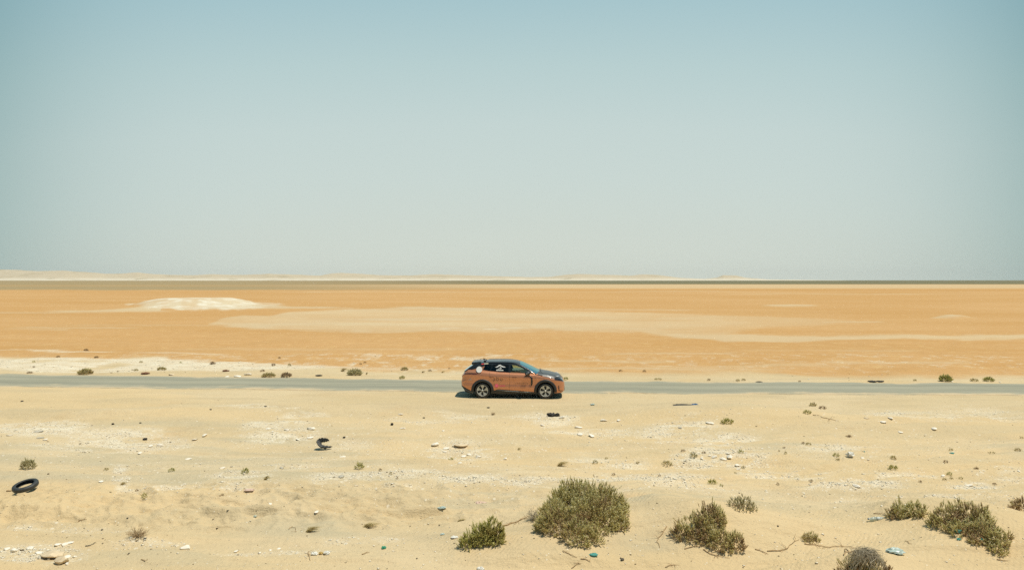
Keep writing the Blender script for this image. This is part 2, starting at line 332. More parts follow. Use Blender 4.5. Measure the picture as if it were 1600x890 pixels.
def ground_material():
    m = bpy.data.materials.new('desert_ground'); m.use_nodes = True; t = m.node_tree; b = t.nodes['Principled BSDF']
    b.inputs['Roughness'].default_value = .95; b.inputs['Specular IOR Level'].default_value = .1
    geo = nd(t, 'ShaderNodeNewGeometry'); pos = geo.outputs['Position']
    def noise(scale, detail=4, vec=None, stretch=None, rough=.55):
        src = pos
        if stretch:
            mp = nd(t, 'ShaderNodeMapping'); mp.inputs['Scale'].default_value = stretch; lk(t, src, mp.inputs['Vector']); src = mp.outputs[0]
        n = nd(t, 'ShaderNodeTexNoise'); n.inputs['Scale'].default_value = scale; n.inputs['Detail'].default_value = detail; n.inputs['Roughness'].default_value = rough
        lk(t, src, n.inputs['Vector']); return n.outputs['Fac']
    def rng(f, a, b_, c=0., d=1.):
        n = nd(t, 'ShaderNodeMapRange', clamp=True); lk(t, f, n.inputs['Value'])
        for k, v in zip(('From Min', 'From Max', 'To Min', 'To Max'), (a, b_, c, d)): n.inputs[k].default_value = v
        return n.outputs[0]
    def mix(f, a, b_, blend='MIX'):
        n = nd(t, 'ShaderNodeMix', data_type='RGBA', blend_type=blend)
        if isinstance(f, float): n.inputs['Factor'].default_value = f
        else: lk(t, f, n.inputs['Factor'])
        for s, k in ((a, 'A'), (b_, 'B')):
            if isinstance(s, tuple): n.inputs[k].default_value = (*s, 1)
            else: lk(t, s, n.inputs[k])
        return n.outputs['Result']
    def mul(a, b_, op='MULTIPLY'):
        n = nd(t, 'ShaderNodeMath', operation=op)
        for i, s in enumerate((a, b_)):
            if isinstance(s, (int, float)): n.inputs[i].default_value = s
            else: lk(t, s, n.inputs[i])
        return n.outputs[0]
    def attr(name): return nd(t, 'ShaderNodeAttribute', attribute_name=name).outputs['Fac']
    # sand: two tones in broad drifts, a fine grain and faint long streaks
    sand = mix(rng(noise(.22, 3, stretch=(.5, 1, 1)), .38, .62), (.630, .500, .305), (.575, .448, .258))
    sand = mix(rng(noise(1.1, 5, stretch=(.25, 1, 1)), .50, .72, 0, .55), sand, (.46, .37, .225))
    sand = mix(rng(noise(.35, 4), .55, .75, 0, .6), sand, (.60, .43, .225))
    sand = mix(mul(attr('coarse'), rng(noise(.9, 4), .3, .6, .35, .85)), sand, (.50, .425, .275))
    sand = mix(mul(attr('gold'), .42), sand, (.68, .50, .265))
    grain = noise(38, 3, rough=.8)
    sand = mix(rng(grain, .58, .74, 0, .35), sand, (.34, .255, .15))
    orange = mix(rng(noise(.05, 4, stretch=(.3, 1, 1)), .38, .62), (.56, .335, .142), (.525, .305, .118))
    orange = mix(rng(noise(.9, 6, rough=.8), .50, .66, 0, .55), orange, (.66, .45, .205))
    orange = mix(rng(noise(2.3, 4, rough=.8), .54, .70, 0, .5), orange, (.44, .265, .10))
    orange = mix(attr('rust'), orange, (.50, .275, .09))
    palec = mix(rng(noise(.05, 4, stretch=(.3, 1, 1)), .4, .6), (.61, .475, .285), (.58, .45, .275))
    chalkc = mix(rng(noise(.35, 5), .38, .55), (.72, .66, .52), (.62, .515, .345))
    c = mix(attr('orange'), sand, orange)
    c = mix(attr('pale'), c, palec)
    c = mix(attr('tan'), c, (.58, .42, .23))
    c = mix(attr('brown'), c, (.355, .265, .135))
    c = mix(attr('dark'), c, (.165, .155, .085))
    c = mix(attr('chalk'), c, chalkc)
    # crushed limestone lying in the sand: white chips where the gravel mask is high
    g = attr('gravel')
    vor = nd(t, 'ShaderNodeTexVoronoi'); vor.inputs['Scale'].default_value = 9; vor.inputs['Randomness'].default_value = 1; lk(t, pos, vor.inputs['Vector'])
    vr = nd(t, 'ShaderNodeSeparateColor'); lk(t, vor.outputs['Color'], vr.inputs[0])
    thr = mul(g, .75); chip = mul(vr.outputs[0], thr, 'LESS_THAN')
    chip = mul(chip, rng(vor.outputs['Distance'], .42, .30))
    vor2 = nd(t, 'ShaderNodeTexVoronoi'); vor2.inputs['Scale'].default_value = 24; lk(t, pos, vor2.inputs['Vector'])
    vr2 = nd(t, 'ShaderNodeSeparateColor'); lk(t, vor2.outputs['Color'], vr2.inputs[0])
    chip2 = mul(mul(vr2.outputs[0], mul(mul(g, .55), .015, 'ADD'), 'LESS_THAN'), rng(vor2.outputs['Distance'], .45, .3))
    far_ = nd(t, 'ShaderNodeSeparateXYZ'); lk(t, pos, far_.inputs[0])
    dust = mix(mul(g, rng(far_.outputs['Y'], 33, 38, .85, .95)), c, mix(rng(noise(1.6, 6, stretch=(.4, 1, 1), rough=.7), .36, .56), (.76, .685, .52), (.64, .53, .36)))
    c = mix(mul(chip, .5), dust, (.82, .75, .60))
    c = mix(mul(chip2, .6), c, (.84, .77, .62))
    # a few dark specks of blown plant litter
    vor3 = nd(t, 'ShaderNodeTexVoronoi'); vor3.inputs['Scale'].default_value = 5; lk(t, pos, vor3.inputs['Vector'])
    vr3 = nd(t, 'ShaderNodeSeparateColor'); lk(t, vor3.outputs['Color'], vr3.inputs[0])
    spk = mul(mul(vr3.outputs[1], .035, 'LESS_THAN'), rng(vor3.outputs['Distance'], .12, .07))
    c = mix(mul(spk, .75), c, (.16, .11, .06))
    lk(t, c, b.inputs['Base Color'])
    # relief: wind ripples in patches, lumps and grain
    wv = nd(t, 'ShaderNodeTexWave', wave_type='BANDS', bands_direction='X'); wv.inputs['Scale'].default_value = 3.6; wv.inputs['Distortion'].default_value = 5.0
    wv.inputs['Detail'].default_value = 2; wv.inputs['Detail Scale'].default_value = .8
    mp = nd(t, 'ShaderNodeMapping'); mp.inputs['Rotation'].default_value = (0, 0, R(38)); lk(t, pos, mp.inputs['Vector']); lk(t, mp.outputs[0], wv.inputs['Vector'])
    rip = mul(mul(wv.outputs['Fac'], rng(noise(.35, 2), .45, .62)), attr('ripple'))
    hgt = mul(mul(rip, .007), mul(noise(6, 5, rough=.7), .06), 'ADD')
    hgt = mul(hgt, mul(noise(1.3, 6, stretch=(.4, 1, 1), rough=.62), .16), 'ADD')
    hgt = mul(hgt, mul(mul(chip, .008), mul(chip2, .004), 'ADD'), 'ADD')
    bp = nd(t, 'ShaderNodeBump'); bp.inputs['Strength'].default_value = .8; bp.inputs['Distance'].default_value = 1.0
    lk(t, hgt, bp.inputs['Height']); lk(t, bp.outputs[0], b.inputs['Normal'])
    return m

# ------------------------------------------------------------------ the ground: one sheet out to the horizon
def build_ground():
    vs = np.concatenate([np.arange(437.72, 440, .12), np.arange(440, 460, .3), np.arange(460, 900, .75)])
    ds = flat_xy(800.0, vs)[1]
    ds = np.concatenate([ds, np.linspace(ds[-1]-.1, 2, 60)[1:], np.linspace(0, -40, 14)])
    t_in = np.linspace(-.80, .80, 1080)
    t_out = np.array([.84, .9, 1.0, 1.15, 1.35, 1.6, 2.0])
    ts = np.concatenate([-t_out[::-1], t_in, t_out])
    S = np.sqrt(ds**2+100.0)
    Y = np.repeat(ds[:, None], len(ts), 1)
    # inside the view the fan is as wide as the lens; S keeps it from closing to a point near the drone
    X = ts[None, :]*S[:, None]
    Z = height(X, Y)
    V = np.stack([X, Y, Z], -1).reshape(-1, 3)
    nr, nc = X.shape
    i = np.arange(nr-1)[:, None]*nc+np.arange(nc-1)[None, :]
    F = np.stack([i+nc, i+nc+1, i+1, i], -1).reshape(-1, 4)
    o = mesh_obj('ground', V, [F], ground_material(), smooth=True)
    yy = np.maximum(Y, .5)
    ms = masks(X, yy); gm = gravel_mask(X, yy)
    rip = sstep(24, 17, Y)+.5*sstep(32, 24, Y)
    q = Y-(road_near(X)-34); wb = fbm(X*.1, q*.3, 131, 3)
    coarse = sstep(.46, .64, fbm(X*.14+3, q*1.1+wb*2.5, 133, 5, .6))*sstep(45, 34, Y)*(1-.85*sstep(24, 29, Y))
    gold = sstep(.50, .68, fbm(X*.09, q*.30, 135, 3))*sstep(45, 34, Y)
    UU, VV = uv_of(X, yy); gold = np.maximum(gold, sstep(785, 830, VV)*sstep(1000, 1120, UU)*.8)
    coarse = coarse*(1-.7*sstep(785, 830, VV)*sstep(1000, 1120, UU))
    gold = gold*(1-.8*sstep(26, 30, Y)*sstep(-14, -6, X)*sstep(16, 8, X))
    for n, a in zip(('orange', 'pale', 'chalk', 'brown', 'dark', 'tan', 'rust', 'gravel', 'ripple', 'coarse', 'gold'), (*ms, gm, np.clip(rip, 0, 1), coarse, gold)):
        at = o.data.attributes.new(n, 'FLOAT', 'POINT'); at.data.foreach_set('value', np.clip(a, 0, 1).astype(np.float32).ravel())
    tag(o, kind='structure')
build_ground()

# ------------------------------------------------------------------ the road
def build_road():
    xs = np.arange(-58, 58.01, .1)
    nr = road_near(xs)+(fbm(xs*.5, xs*0, 101, 5, .6)-.5)*.9; fr = road_far(xs)+(fbm(xs*.4, xs*0+5, 103, 5, .6)-.5)*.9
    k = 28; rows = []
    for j in range(k+1):
        s = j/k; y = nr*(1-s)+fr*s
        z = .004+.05*(1-(2*s-1)**2)
        rows.append(np.stack([xs, y, z+0*xs], -1))
    top = np.stack(rows, 0)
    lo1 = top[0].copy(); lo1[:, 2] = -.12; lo1[:, 1] -= .02; lo2 = top[-1].copy(); lo2[:, 2] = -.12; lo2[:, 1] += .02
    A = np.concatenate([lo1[None], top, lo2[None]], 0); n = len(xs)
    i = np.arange(A.shape[0]-1)[:, None]*n+np.arange(n-1)[None, :]
    F = np.stack([i, i+1, i+n+1, i+n], -1).reshape(-1, 4)
    m = bpy.data.materials.new('worn_asphalt'); m.use_nodes = True; t = m.node_tree; b = t.nodes['Principled BSDF']; b.inputs['Roughness'].default_value = .85
    b.inputs['Specular IOR Level'].default_value = .25
    geo = nd(t, 'ShaderNodeNewGeometry')
    def noise(sc, st, det=5):
        mp = nd(t, 'ShaderNodeMapping'); mp.inputs['Scale'].default_value = st; mp.inputs['Rotation'].default_value = (0, 0, R(3.4)); lk(t, geo.outputs['Position'], mp.inputs['Vector'])
        nn = nd(t, 'ShaderNodeTexNoise'); nn.inputs['Scale'].default_value = sc; nn.inputs['Detail'].default_value = det; nn.inputs['Roughness'].default_value = .65; lk(t, mp.outputs[0], nn.inputs['Vector']); return nn.outputs['Fac']
    def rng(f, a, b_, c=0., d=1.):
        q = nd(t, 'ShaderNodeMapRange', clamp=True); lk(t, f, q.inputs['Value'])
        for kk, v in zip(('From Min', 'From Max', 'To Min', 'To Max'), (a, b_, c, d)): q.inputs[kk].default_value = v
        return q.outputs[0]
    def mix(f, a, b_):
        q = nd(t, 'ShaderNodeMix', data_type='RGBA'); lk(t, f, q.inputs['Factor'])
        for s, kk in ((a, 'A'), (b_, 'B')):
            if isinstance(s, tuple): q.inputs[kk].default_value = (*s, 1)
            else: lk(t, s, q.inputs[kk])
        return q.outputs['Result']
    c = mix(rng(noise(.5, (.15, 1, 1)), .35, .65), (.315, .298, .212), (.362, .343, .25))
    c = mix(rng(noise(1.2, (.08, 2.2, 1)), .52, .68, 0, .6), c, (.205, .21, .15))
    c = mix(rng(noise(22, (1, 1, 1), 3), .55, .72, 0, .45), c, (.43, .41, .30))
    c = mix(rng(noise(.8, (.2, 1, 1)), .60, .72, 0, .55), c, (.42, .35, .22))
    tk = nd(t, 'ShaderNodeAttribute', attribute_name='wheel_path').outputs['Fac']
    tm = nd(t, 'ShaderNodeMath', operation='MULTIPLY'); lk(t, tk, tm.inputs[0]); lk(t, rng(noise(.9, (.1, 1.2, 1)), .35, .6, .15, .75), tm.inputs[1])
    c = mix(tm.outputs[0], c, (.24, .235, .175))
    ed = nd(t, 'ShaderNodeAttribute', attribute_name='verge').outputs['Fac']
    ad = nd(t, 'ShaderNodeMath', operation='ADD'); lk(t, ed, ad.inputs[0]); lk(t, rng(noise(1.1, (.35, 1, 1)), .3, .7, -.45, .42), ad.inputs[1])
    c = mix(rng(ad.outputs[0], .50, .92, 0, .92), c, (.60, .47, .29))
    lk(t, c, b.inputs['Base Color'])
    bp = nd(t, 'ShaderNodeBump'); bp.inputs['Distance'].default_value = .01; bp.inputs['Strength'].default_value = .6; lk(t, noise(30, (1, 1, 1), 3), bp.inputs['Height']); lk(t, bp.outputs[0], b.inputs['Normal'])
    o = mesh_obj('road', A.reshape(-1, 3), [F], m, smooth=True); tag(o, kind='structure')
    sx_ = np.linspace(0, 1, A.shape[0])[:, None]*np.ones((1, n)); tw = np.exp(-((sx_-.27)/.085)**2)+.9*np.exp(-((sx_-.66)/.085)**2)
    at = o.data.attributes.new('wheel_path', 'FLOAT', 'POINT'); at.data.foreach_set('value', tw.astype(np.float32).ravel())
    vg = np.abs(np.linspace(-1, 1, A.shape[0]))[:, None]**2*np.ones((1, n)); at = o.data.attributes.new('verge', 'FLOAT', 'POINT'); at.data.foreach_set('value', vg.astype(np.float32).ravel())
build_road()

# ------------------------------------------------------------------ far hills
def build_hills():
    P = [(-500, 424), (-250, 420), (-120, 422), (0, 421.3), (25, 421.5), (60, 423.6), (100, 422.7), (130, 424.5), (165, 427.3), (190, 427), (215, 425.4), (232, 427), (262, 429), (300, 429.3), (330, 427.6), (380, 429),
         (420, 427), (450, 428.4), (500, 430), (518, 427), (535, 426), (560, 427.2), (600, 429.2), (640, 430), (680, 428), (720, 429), (780, 431), (830, 432), (860, 431.5), (880, 429), (900, 427.3),
         (950, 428.3), (985, 430), (1005, 428.3), (1030, 429.3), (1060, 433), (1100, 435), (1120, 433), (1130, 429.4), (1150, 430), (1165, 433), (1200, 435.6), (1300, 436.6), (1420, 437.3)]
    us = np.array([p[0] for p in P], float); tp = np.array([p[1] for p in P], float)
    ny, nx = 90, 1500
    Y = np.linspace(5000, 7400, ny)[:, None]; Uc = np.linspace(-500, 1420, nx)[None, :]
    X = (Uc-800)/FOC*Y
    prof = (437.0-np.interp(Uc, us, tp))*6300/FOC+CAM_H*.6
    prof = np.maximum(prof*1.0-3, 0)
    s = (Y-5000)/2400
    shape = sstep(.02, .42, s+(fbm(X*.0016, Y*.0016, 111, 4)-.5)*.28)
    rid = .93+.3*(fbm(X*.006, Y*.003, 113, 5)-.35)
    hh = prof*shape*(1-.55*sstep(.62, 1.0, s))*np.minimum(rid, 1.02)+4*sstep(0, .05, s)*sstep(1420, 1150, Uc)-3
    V = np.stack([X+0*Y, Y+0*X, hh+0*X], -1).reshape(-1, 3)
    i = np.arange(ny-1)[:, None]*nx+np.arange(nx-1)[None, :]
    F = np.stack([i, i+1, i+nx+1, i+nx], -1).reshape(-1, 4)
    m = bpy.data.materials.new('hill_limestone'); m.use_nodes = True; t = m.node_tree; b = t.nodes['Principled BSDF']; b.inputs['Roughness'].default_value = 1
    b.inputs['Specular IOR Level'].default_value = 0
    geo = nd(t, 'ShaderNodeNewGeometry'); sp = nd(t, 'ShaderNodeSeparateXYZ'); lk(t, geo.outputs['Position'], sp.inputs[0])
    n = nd(t, 'ShaderNodeTexNoise'); n.inputs['Scale'].default_value = .006; n.inputs['Detail'].default_value = 6; lk(t, geo.outputs['Position'], n.inputs['Vector'])
    r1 = nd(t, 'ShaderNodeMapRange'); r1.inputs['From Min'].default_value = 8; r1.inputs['From Max'].default_value = 26; lk(t, sp.outputs['Z'], r1.inputs['Value'])
    mxa = nd(t, 'ShaderNodeMix', data_type='RGBA'); mxa.inputs['A'].default_value = (.66, .585, .45, 1); mxa.inputs['B'].default_value = (.54, .455, .32, 1); lk(t, r1.outputs[0], mxa.inputs['Factor'])
    r2 = nd(t, 'ShaderNodeMapRange'); r2.inputs['From Min'].default_value = .55; r2.inputs['From Max'].default_value = .68; r2.inputs['To Max'].default_value = .6; lk(t, n.outputs['Fac'], r2.inputs['Value'])
    mxb = nd(t, 'ShaderNodeMix', data_type='RGBA'); lk(t, mxa.outputs['Result'], mxb.inputs['A']); mxb.inputs['B'].default_value = (.38, .32, .20, 1); lk(t, r2.outputs[0], mxb.inputs['Factor'])
    lk(t, mxb.outputs['Result'], b.inputs['Base Color'])
    o = mesh_obj('hills', V, [F], m, smooth=True); tag(o, kind='structure')
build_hills()

# ------------------------------------------------------------------ haze
def build_haze():
    bm = bmesh.new(); bm_box(bm, (0, 3600, 54), (26000, 10400, 120))
    m = bpy.data.materials.new('dusty_air'); m.use_nodes = True; t = m.node_tree; t.nodes.clear()
    o_ = nd(t, 'ShaderNodeOutputMaterial'); v = nd(t, 'ShaderNodeVolumePrincipled'); v.inputs['Color'].default_value = (.97, .97, .93, 1)
    v.inputs['Density'].default_value = 3e-5; v.inputs['Anisotropy'].default_value = 0.0
    lk(t, v.outputs[0], o_.inputs['Volume'])
    o = bm_obj('haze', bm, m); tag(o, kind='stuff')
build_haze()

# ------------------------------------------------------------------ the car
CAR_L = 4.81
def car_H(x):      # height of the shoulder edge along the car (x from the rear bumper)
    return np.interp(x, [0, .16, .30, .8, 1.2, 1.6, 2.2, 3.2, 3.6, 4.0, 4.35, 4.6, 4.75, 4.81], [1.10, 1.24, 1.30, 1.285, 1.25, 1.215, 1.19, 1.165, 1.14, 1.085, 1.01, .95, .89, .86])
def car_w(v):      # half width from sill (0) to shoulder (1)
    return np.interp(v, [0, .10, .24, .34, .46, .62, .78, .84, .92, 1.0], [.885, .93, .960, .960, .948, .946, .954, .948, .910, .845])
def car_x0(v): return np.interp(v, [0, .3, .55, .75, .9, 1], [.11, -.05, -.06, -.02, -.04, .10])
def car_x1(v): return np.interp(v, [0, .15, .5, .8, .93, 1], [4.70, 4.80, 4.81, 4.79, 4.72, 4.62])
WHEEL_X = (.985, 3.905); WHEEL_R = .365
def side_y(x, z):  # half width of the body skin at x, z (between the wheels and round the ends)
    zb = .22; v = np.clip((z-zb)/(car_H(x)-zb), 0, 1)
    x0, x1 = car_x0(v), car_x1(v); xm = (x0+x1)/2; a = (x1-x0)/2
    t = np.clip(np.abs((x-xm)/a), 0, .9999)
    return car_w(v)*(1-t**6.5)**(1/6.5)
def split_mesh(name_masks, V, F, cent, mats, parent, smooth=True):
    done = np.zeros(len(F), bool); res = {}
    for name, mask in name_masks:
        mask = mask & ~done; done |= mask
        if name is None or not mask.any(): continue
        halves = [mask] if name in ('body', 'hood', 'roof', 'windshield', 'rear_window', 'air_intake', 'cladding') else [mask & (cent[:, 1] > 0), mask & (cent[:, 1] <= 0)]
        for mk in halves:
            f = F[mk]; used = np.unique(f); remap = np.full(len(V), -1); remap[used] = np.arange(len(used))
            res[name] = mesh_obj(name, V[used], [remap[f]], mats[name], parent, smooth)
    return res
def build_car():
    rear_w = G(754.8, 622.2); front_w = G(852.6, 623.3)
    yaw = math.atan2(front_w.y-rear_w.y, front_w.x-rear_w.x)
    root = empty('parked_car'); root.rotation_euler = (0, 0, yaw)
    # local frame: x forward from the rear bumper, y to the car's left, near side at y = -.95
    Mz = Matrix.Rotation(yaw, 3, 'Z')
    root.location = Vector((rear_w.x, rear_w.y, 0))-Mz @ Vector((WHEEL_X[0]+.03, -.93, 0)); root.location.z = .0
    tag(root, 'copper orange estate car with black roof and hood parked beside the desert road', 'car')
    copper = pbsdf('copper_paint', (.62, .26, .125), rough=.30, metal=.45, coat=.8)
    black = pbsdf('black_paint', (.015, .018, .019), rough=.28, coat=.35)
    clad = pbsdf('black_cladding', (.028, .028, .027), rough=.55)
    hoodm = pbsdf('dusty_black_hood', (.065, .064, .058), rough=.42, coat=.25)
    chrome = pbsdf('bright_metal', (.55, .56, .54), rough=.28, metal=.9)
    seam = pbsdf('shut_line', (.10, .045, .02), rough=.8)
    # --- lower body
    nv = 110; npm = 900
    vs = np.linspace(0, 1, nv)
    rings = []
    for v in vs:
        x0, x1 = car_x0(v), car_x1(v); xm = (x0+x1)/2; a = (x1-x0)/2; w = car_w(v); n = 6.5
        th = np.linspace(math.pi, 0, 6000)
        cx = np.sign(np.cos(th))*np.abs(np.cos(th))**(2/n)*a+xm; cy = np.abs(np.sin(th))**(2/n)*w
        s = np.concatenate([[0], np.cumsum(np.hypot(np.diff(cx), np.diff(cy)))]); q = np.linspace(0, s[-1], npm)
        x = np.interp(q, s, cx); y = np.interp(q, s, cy)
        zb = .22+.06*sstep(.5, 0, x)+.03*sstep(4.2, 4.8, x)
        z = zb+v*(car_H(x)-zb)
        rings.append(np.stack([x, y, z], -1))
    A = np.stack(rings, 0)
    i = np.arange(nv-1)[:, None]*npm+np.arange(npm-1)[None, :]
    Fq = np.stack([i, i+1, i+npm+1, i+npm], -1).reshape(-1, 4)
    VL = A.reshape(-1, 3); VR = VL*np.array([1, -1, 1])
    # cap over the shoulder edge
    e = A[-1]; nc = 46; cap = []
    for k in range(nc+1):
        s = 1-2*k/nc
        z = e[:, 2]+.075*(1-abs(s)**2.2)*np.clip(e[:, 1]/.8, 0, 1)+.012*math.exp(-((abs(s)-.62)/.10)**2)*np.clip((4.6-e[:, 0])/1, 0, 1)
        cap.append(np.stack([e[:, 0], e[:, 1]*s, z], -1))
    C = np.stack(cap, 0).reshape(-1, 3)
    ic = np.arange(nc)[:, None]*npm+np.arange(npm-1)[None, :]
    Fc = np.stack([ic, ic+npm, ic+npm+1, ic+1], -1).reshape(-1, 4)
    V = np.concatenate([VL, VR, C]); n1 = len(VL)
    F = np.concatenate([Fq[:, ::-1], Fq+n1, Fc[:, ::-1]+2*n1])
    iscap = np.zeros(len(F), bool); iscap[2*len(Fq):] = True
    c = V[F].mean(1); X, Y, Z = c[:, 0], c[:, 1], c[:, 2]; aY = np.abs(Y)
    H = car_H(X); v = (Z-.22)/(H-.22)
    dw = np.minimum(np.hypot(X-WHEEL_X[0], Z-.365), np.hypot(X-WHEEL_X[1], Z-.365))
    open_ = (~iscap) & (dw < .425) & (aY > .55)
    sillz = np.interp(X, [0, .04, .55, .60, 1.45, 1.72, 3.36, 3.45, 4.3, 4.45, 4.81], [.56, .56, .30, .30, .36, .44, .325, .31, .28, .27, .29])
    sill = (~iscap) & (Z < sillz)
    hood = (iscap & (X > 3.42)) | ((~iscap) & (v > np.interp(X, [3.42, 3.6, 3.9, 4.3, 4.5, 4.81], [1.1, .955, .905, .875, .89, .95])) & (X > 3.42))
    lightf = (~iscap) & (X > 4.32) & (v > .83) & (aY > .35) & (v < .97)
    intake = (~iscap) & (X > 4.58) & (aY < .62) & (Z > .30) & (Z < .48)
    tail = (~iscap) & (X < .75) & (Z > 1.115) & (Z < 1.155) & ((X < .5) | (aY > .8))
    plate_recess = (~iscap) & (X < .12) & (aY < .45) & (Z > .72) & (Z < .9)
    mats = dict(body=copper, cladding=clad, hood=hoodm, headlight_band=pbsdf('headlight_glass', (.02, .02, .02), rough=.1, coat=1),
                air_intake=pbsdf('intake_black', (.008, .008, .008), rough=.7), tail_light=pbsdf('tail_light_red', (.10, .012, .01), rough=.15, coat=1))
    res = split_mesh([(None, open_), ('tail_light', tail), ('headlight_band', lightf), ('air_intake', intake), ('cladding', sill), ('hood', hood), ('body', np.ones(len(F), bool))], V, F, c, mats, root)
    body = res['body']
    # --- black arch rings over the wheel openings
    for wx in WHEEL_X:
        for sd in (-1, 1):
            a0, a1 = R(-8), R(188); n = 60; prof = [(.412, -.06), (.412, .018), (.43, .028), (.505, .024), (.53, .004), (.53, -.03)]
            Vv = []
            for k in range(n+1):
                a = a0+(a1-a0)*k/n
                for (r, off) in prof:
                    rr = r
                    x = wx+rr*math.cos(a); z = .365+rr*math.sin(a)*1.0; z = max(z, .24)
                    y = float(side_y(x, z))+off
                    Vv.append((x, sd*y, z))
            m = len(prof); Ff = [(k*m+j, k*m+j+1, (k+1)*m+j+1, (k+1)*m+j) for k in range(n) for j in range(m-1)]
            mesh_obj('wheel_arch', Vv, [Ff], clad, root, smooth=True)
    # --- greenhouse
    def zc(x): return np.interp(x, [.10, .30, .55, .8, 1.3, 2.0, 2.35, 2.6, 2.8, 3.2, 3.55, 3.78], [1.27, 1.42, 1.59, 1.655, 1.69, 1.70, 1.69, 1.655, 1.60, 1.415, 1.24, 1.12])
    def zr(x): return np.interp(x, [.14, .35, .6, .8, 1.3, 2.0, 2.35, 2.6, 2.8, 3.1, 3.45, 3.62, 3.78], [1.24, 1.40, 1.55, 1.60, 1.64, 1.645, 1.63, 1.585, 1.51, 1.355, 1.14, 1.07, 1.0])
    def gw(z, x): return .862-.21*np.clip((z-1.15)/.48, -.2, 1.1)**1.0-.10*sstep(.9, .1, x)*1
    xs = np.linspace(.12, 3.77, 330); ns = 30; nt_ = 44
    ring = []
    for x in xs:
        zb = float(car_H(x))-.02; zt = max(float(zr(x)), zb-.03); cz = max(float(zc(x)), zt+.001)
        pts = []
        for k in range(ns):
            z = zb+(zt-zb)*k/(ns-1); bul = .018*math.sin(math.pi*k/(ns-1)); pts.append((x, float(gw(z, x))+bul, z))
        we = pts[-1][1]
        for k in range(1, nt_+1):
            s = 1-k/nt_; pts.append((x, we*s, zt+(cz-zt)*(1-s**2.6)))
        full = pts+[(p[0], -p[1], p[2]) for p in pts[-2::-1]]
        ring.append(full)
    Gm = np.array(ring); nx, nm = Gm.shape[:2]; V = Gm.reshape(-1, 3)
    i = np.arange(nx-1)[:, None]*nm+np.arange(nm-1)[None, :]
    F = np.stack([i, i+1, i+nm+1, i+nm], -1).reshape(-1, 4)[:, ::-1]
    col = np.tile(np.arange(nm-1), nx-1); side = (col < ns-1) | (col >= nm-ns)
    c = V[F].mean(1); X, Y, Z = c[:, 0], c[:, 1], c[:, 2]
    rail = zr(X)-.085
    belt = np.interp(X, [1.0, 1.3, 1.6, 2.2, 3.3], [1.315, 1.262, 1.235, 1.205, 1.185])
    win = side & (Z > belt) & (Z < rail)
    rearedge = X > 1.0+(Z-1.325)*.5
    frontwin = win & (X > 2.28) & (X < 3.30) & (Z < zr(X)-.095)
    reardoor = win & rearedge & (X > 1.37+(Z-1.25)*.22) & (X < 2.19)
    quarter = win & rearedge & (X < 1.345+(Z-1.25)*.22)
    under = np.interp(X, [.10, .25, .60, 1.11, 1.2], [1.17, 1.235, 1.345, 1.49, 1.4])
    cpill = side & (Z < under) & ~rearedge & (X < 1.2)
    beltp = side & (Z <= belt) & (X > .9)
    wind = (~side) & (X > 2.72) & (np.abs(Y) < gw(zr(X), X)-.045)
    backl = (~side) & (X < .56) & (np.abs(Y) < gw(zr(X), X)-.07)
    def glass(name, tint, refl, rough=.03, gc=(.9, 1, 1)):
        m = bpy.data.materials.new(name); m.use_nodes = True; t = m.node_tree; t.nodes.clear()
        o_ = nd(t, 'ShaderNodeOutputMaterial'); tr = nd(t, 'ShaderNodeBsdfTransparent'); tr.inputs[0].default_value = (*tint, 1)
        gl = nd(t, 'ShaderNodeBsdfGlossy'); gl.inputs['Roughness'].default_value = rough; gl.inputs[0].default_value = (*gc, 1)
        fr = nd(t, 'ShaderNodeFresnel'); fr.inputs['IOR'].default_value = refl; ms = nd(t, 'ShaderNodeMixShader')
        lk(t, fr.outputs[0], ms.inputs[0]); lk(t, tr.outputs[0], ms.inputs[1]); lk(t, gl.outputs[0], ms.inputs[2]); lk(t, ms.outputs[0], o_.inputs[0]); return m
    mats = dict(side_window=glass('green_side_glass', (.62, .74, .64), 1.55), rear_side_window=glass('privacy_glass', (.10, .11, .10), 1.5),
                quarter_window=glass('privacy_glass_rear', (.08, .09, .085), 1.5), windshield=glass('windshield_glass', (.14, .26, .25), 1.5, gc=(.40, .62, .62)), rear_window=glass('backlight_glass', (.10, .13, .12), 1.8),
                pillar=copper, belt_trim=copper, roof=black)
    split_mesh([('side_window', frontwin), ('rear_side_window', reardoor), ('quarter_window', quarter), ('pillar', cpill), ('windshield', wind), ('rear_window', backl), ('belt_trim', beltp & (X < 3.42)), ('roof', np.ones(len(F), bool))], V, F, c, mats, root)
    # --- spoiler, roof rails, antenna
    bm = bmesh.new(); bm_box(bm, (.66, 0, 1.625), (.44, 1.22, .03), Matrix.Rotation(R(-5), 3, 'Y'), .012)
    for sd in (-1, 1): bm_box(bm, (.62, sd*.60, 1.585), (.34, .03, .08), Matrix.Rotation(R(-12), 3, 'Y'), .01)
    bm_obj('spoiler', bm, black, root, True)
    for sd in (-1, 1):
        pts = [(1.15+1.6*k/14, sd*(.655+.01*math.sin(k/14*math.pi)), float(zr(1.15+1.6*k/14))+.012) for k in range(15)]
        Vt, Ft = tube_arrays(pts, .012, 6); mesh_obj('roof_rail', Vt, [Ft], clad, root, True)
    bm = bmesh.new(); bm_box(bm, (1.02, 0, 1.705), (.17, .035, .06), Matrix.Rotation(R(14), 3, 'Y'), .012); bm_obj('antenna_fin', bm, black, root, True)
    # camera puck on the roof rear, as seen above the red and white sticker
    bm = bmesh.new(); bm_box(bm, (1.06, -.42, 1.685), (.11, .09, .05), None, .015); o1 = bm_obj('roof_marker', bm, clad, root, True)
    bm = bmesh.new(); bm_box(bm, (1.07, -.42, 1.715), (.045, .05, .02), None, .006); bm_obj('marker_light', bm, pbsdf('white_plastic', (.75, .77, .76), .3), o1, True)
